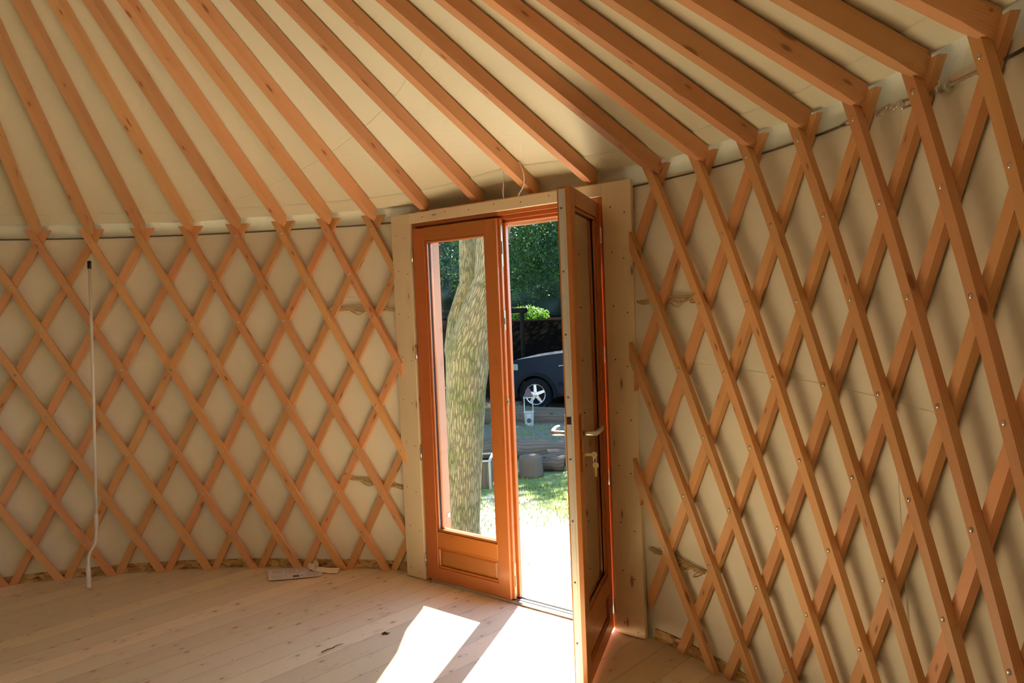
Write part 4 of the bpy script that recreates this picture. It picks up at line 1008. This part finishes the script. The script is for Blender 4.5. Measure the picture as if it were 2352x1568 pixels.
# grass tufts
def tuft(u, n, r, num, h, label, mat, seed):
    rg = random.Random(seed); mb = MB()
    for _ in range(num):
        a = rg.random()*6.28; q = r*math.sqrt(rg.random()); x, y = u+q*cos(a), n+q*sin(a); p = near(x, y, -.005); hh = h*rg.uniform(.5, 1); dx = Vector((cos(a*3), sin(a*3), 0))*.006; ln = Vector((rg.uniform(-.5, .5), rg.uniform(-.5, .5), 0))*hh
        b = len(mb.v); mb.v += [p-dx, p+dx, p+dx*.7+Vector((0, 0, hh*.6))+ln*.4, p+ln+Vector((0, 0, hh))]; mb.face([b, b+1, b+2]); mb.face([b, b+2, b+3])
    return tag(mb.build('grass_tuft', M[mat]), label, 'plant', 'grass tufts round the logs')
tuft(-2.02, 3.85, .22, 420, .20, 'bright green grass tuft at the right end of the short logs', 'leaf_light', 51)
tuft(-5.55, 7.15, .32, 420, .26, 'green tuft with yellow flowers before the car wheel', 'grass', 52)
tuft(-6.2, 6.8, .35, 420, .22, 'green tuft left of the lantern behind the far log', 'grass', 53)
tuft(-4.55, 7.1, .30, 360, .14, 'low green tuft by the large grey stone', 'leaf_light', 54)

# --- car: dark blue off-road estate seen from its left side, nose to the left
wu, wn_ = -7.15, 9.61; ca_ = math.atan2(9.39+2.0, 12.0); ca_ = math.radians(37.3-16)
cz = -.645
CD, CS = cos(ca_), sin(ca_)
def CF(x, y, z):   # x rearwards from the front wheel centre, y away from the viewer, z up
    return D(wu+x*CD-y*CS, wn_+x*CS+y*CD, cz+z)
root = empty('car', CF(1.3, .8, 0), 'dark blue off-road estate car parked behind the logs', 'car')
side = [(-.78, .42), (-.80, .62), (-.76, .86), (-.70, .93), (-.45, .985), (.20, 1.05), (.72, 1.10), (1.30, 1.62), (1.55, 1.70), (3.35, 1.70), (3.55, 1.62), (3.72, 1.05), (3.74, .55), (3.70, .42)]
def arch(cx, r=.405, n=10): return [(cx+r*cos(pi*i/n), max(.33, .34+r*sin(pi*i/n))) for i in range(n+1)]
bottom = [(3.70, .40)]+[(2.62+.405, .33)]+arch(2.62)+[(.405, .33)]+arch(0.)+[(-.405, .33), (-.64, .34)]
lower = [(-.66, .42), (-.68, .62), (-.62, .84), (-.56, 1.0), (-.38, 1.075), (.20, 1.15), (.80, 1.22), (3.70, 1.22), (3.74, .55)]+bottom
mb = MB(); mb.prism(CF, lower, (0, 1.72)); mb.build('body', M['carpaint'], root, .012)
def cab(y0, y1, ins):
    P = []
    return [(.80, 1.22), (1.36, 1.74), (1.58, 1.81), (3.30, 1.81), (3.48, 1.74), (3.66, 1.22)]
mb = MB(); c_ = cab(0, 0, 0); n = len(c_); b = 0
for y0, y1 in ((.02, .16), (1.70, 1.56)):
    for x, z in c_: mb.v.append(CF(x, y0+(y1-y0)*(z-1.22)/.6, z))
mb.face(list(range(n))); mb.face(list(range(n, 2*n))[::-1])
for i in range(n): j = (i+1) % n; mb.face([i, n+i, n+j, j])
mb.build('cabin', M['carpaint'], root, .02)
for (x0, x1, x2, x3) in ((1.00, 1.86, 1.86, 1.40), (1.95, 2.72, 2.72, 1.95), (2.80, 3.52, 3.40, 2.80)):
    mb = MB(); mb.v += [CF(x0, .015, 1.25), CF(x1, .015, 1.25), CF(x2, .125, 1.72), CF(x3, .125, 1.72)]; q = [v+(CF(0, .01, 0)-CF(0, 0, 0)) for v in mb.v]; mb.v += q
    for f in ((0, 1, 2, 3), (4, 7, 6, 5), (0, 4, 5, 1), (1, 5, 6, 2), (2, 6, 7, 3), (3, 7, 4, 0)): mb.face(f)
    mb.build('side_window', M['carglass'], root)
mb = MB(); mb.v += [CF(.80, .14, 1.235), CF(.80, 1.58, 1.235), CF(1.33, 1.48, 1.73), CF(1.33, .24, 1.73)]; mb.v += [v+Vector((0, 0, .012)) for v in mb.v[:4]]
for f in ((0, 1, 2, 3), (4, 7, 6, 5), (0, 4, 5, 1), (1, 5, 6, 2), (2, 6, 7, 3), (3, 7, 4, 0)): mb.face(f)
mb.build('windscreen', M['carglass'], root)
for cx_ in (0., 2.62):
    mb = MB(); k = 18; ro, ri = .455, .395
    for y in (-.035, .03):
        for r in (ro, ri):
            for i in range(k+1): a = -.05*pi+1.1*pi*i/k; mb.v.append(CF(cx_+r*cos(a), y, .34+r*sin(a)))
    m = k+1
    for i in range(k):
        mb.face([i, i+1, m+i+1, m+i]); mb.face([2*m+i, 3*m+i, 3*m+i+1, 2*m+i+1]); mb.face([i, 2*m+i, 2*m+i+1, i+1]); mb.face([m+i, m+i+1, 3*m+i+1, 3*m+i])
    mb.build('wheel_arch', M['cartrim'], root)
for cx_ in (0., 2.62):
    for yy in (.0, 1.50):
        mb = MB(); ax_ = CF(0, 1, 0)-CF(0, 0, 0); o_ = CF(cx_, yy, .345)
        mb.lathe(o_, ax_, [(.205, .012), (.215, .0), (.30, .004), (.335, .03), (.345, .07), (.345, .17), (.33, .21), (.20, .22)], 36); w = mb.build('wheel', M['tyre'], root)
        if yy == 0:
            mb = MB(); prof = [(.212, .03), (.222, .004), (.212, .0), (.200, .012), (.192, .04)]; b = 0; xx = CF(1, 0, 0)-CF(0, 0, 0); up_ = Vector((0, 0, 1)); k = 36
            for r, h in prof:
                for q in range(k): mb.v.append(o_+ax_*h+(xx*cos(2*pi*q/k)+up_*sin(2*pi*q/k))*r)
            for i in range(len(prof)-1):
                for q in range(k): q2 = (q+1) % k; mb.face([i*k+q, i*k+q2, (i+1)*k+q2, (i+1)*k+q], None, True)
            for s in range(5):
                a = 2*pi*s/5+.35; d = xx*cos(a)+up_*sin(a); e = xx*-sin(a)+up_*cos(a)
                P = [o_+ax_*.006+d*.03-e*.035, o_+ax_*.012+d*.205-e*.026, o_+ax_*.012+d*.205+e*.026, o_+ax_*.006+d*.03+e*.035]; mb.hexa(P+[p+ax_*.02 for p in P], .1, .1, .1)
            mb.lathe(o_+ax_*.0, ax_, [(.028, .0), (.05, .008), (.05, .03)], 20); mb.build('rim', M['alu'], w)
dpart('headlight', 'headlamp', root, ((-.54, -.35), (-.012, .10), (.84, .99)), F=CF, bevel=.02)
dpart('bumper', 'cartrim', root, ((-.76, -.44), (-.03, 1.75), (.40, .62)), F=CF, bevel=.03)
dpart('side_strip', 'cartrim', root, ((.50, 2.16), (-.018, .0), (.52, .60)), F=CF, bevel=.005)
dpart('mirror', 'black', root, ((.92, 1.06), (-.17, -.01), (1.26, 1.41)), F=CF, bevel=.02)
dpart('underbody', 'black', root, ((-.4, 3.4), (.22, 1.5), (.28, .6)), F=CF)
mb = MB(); mb.tube([CF(.52, -.004, .93), CF(.60, -.006, .94), CF(.66, -.004, .93)], .008, 6); mb.build('badge', M['alu'], root)
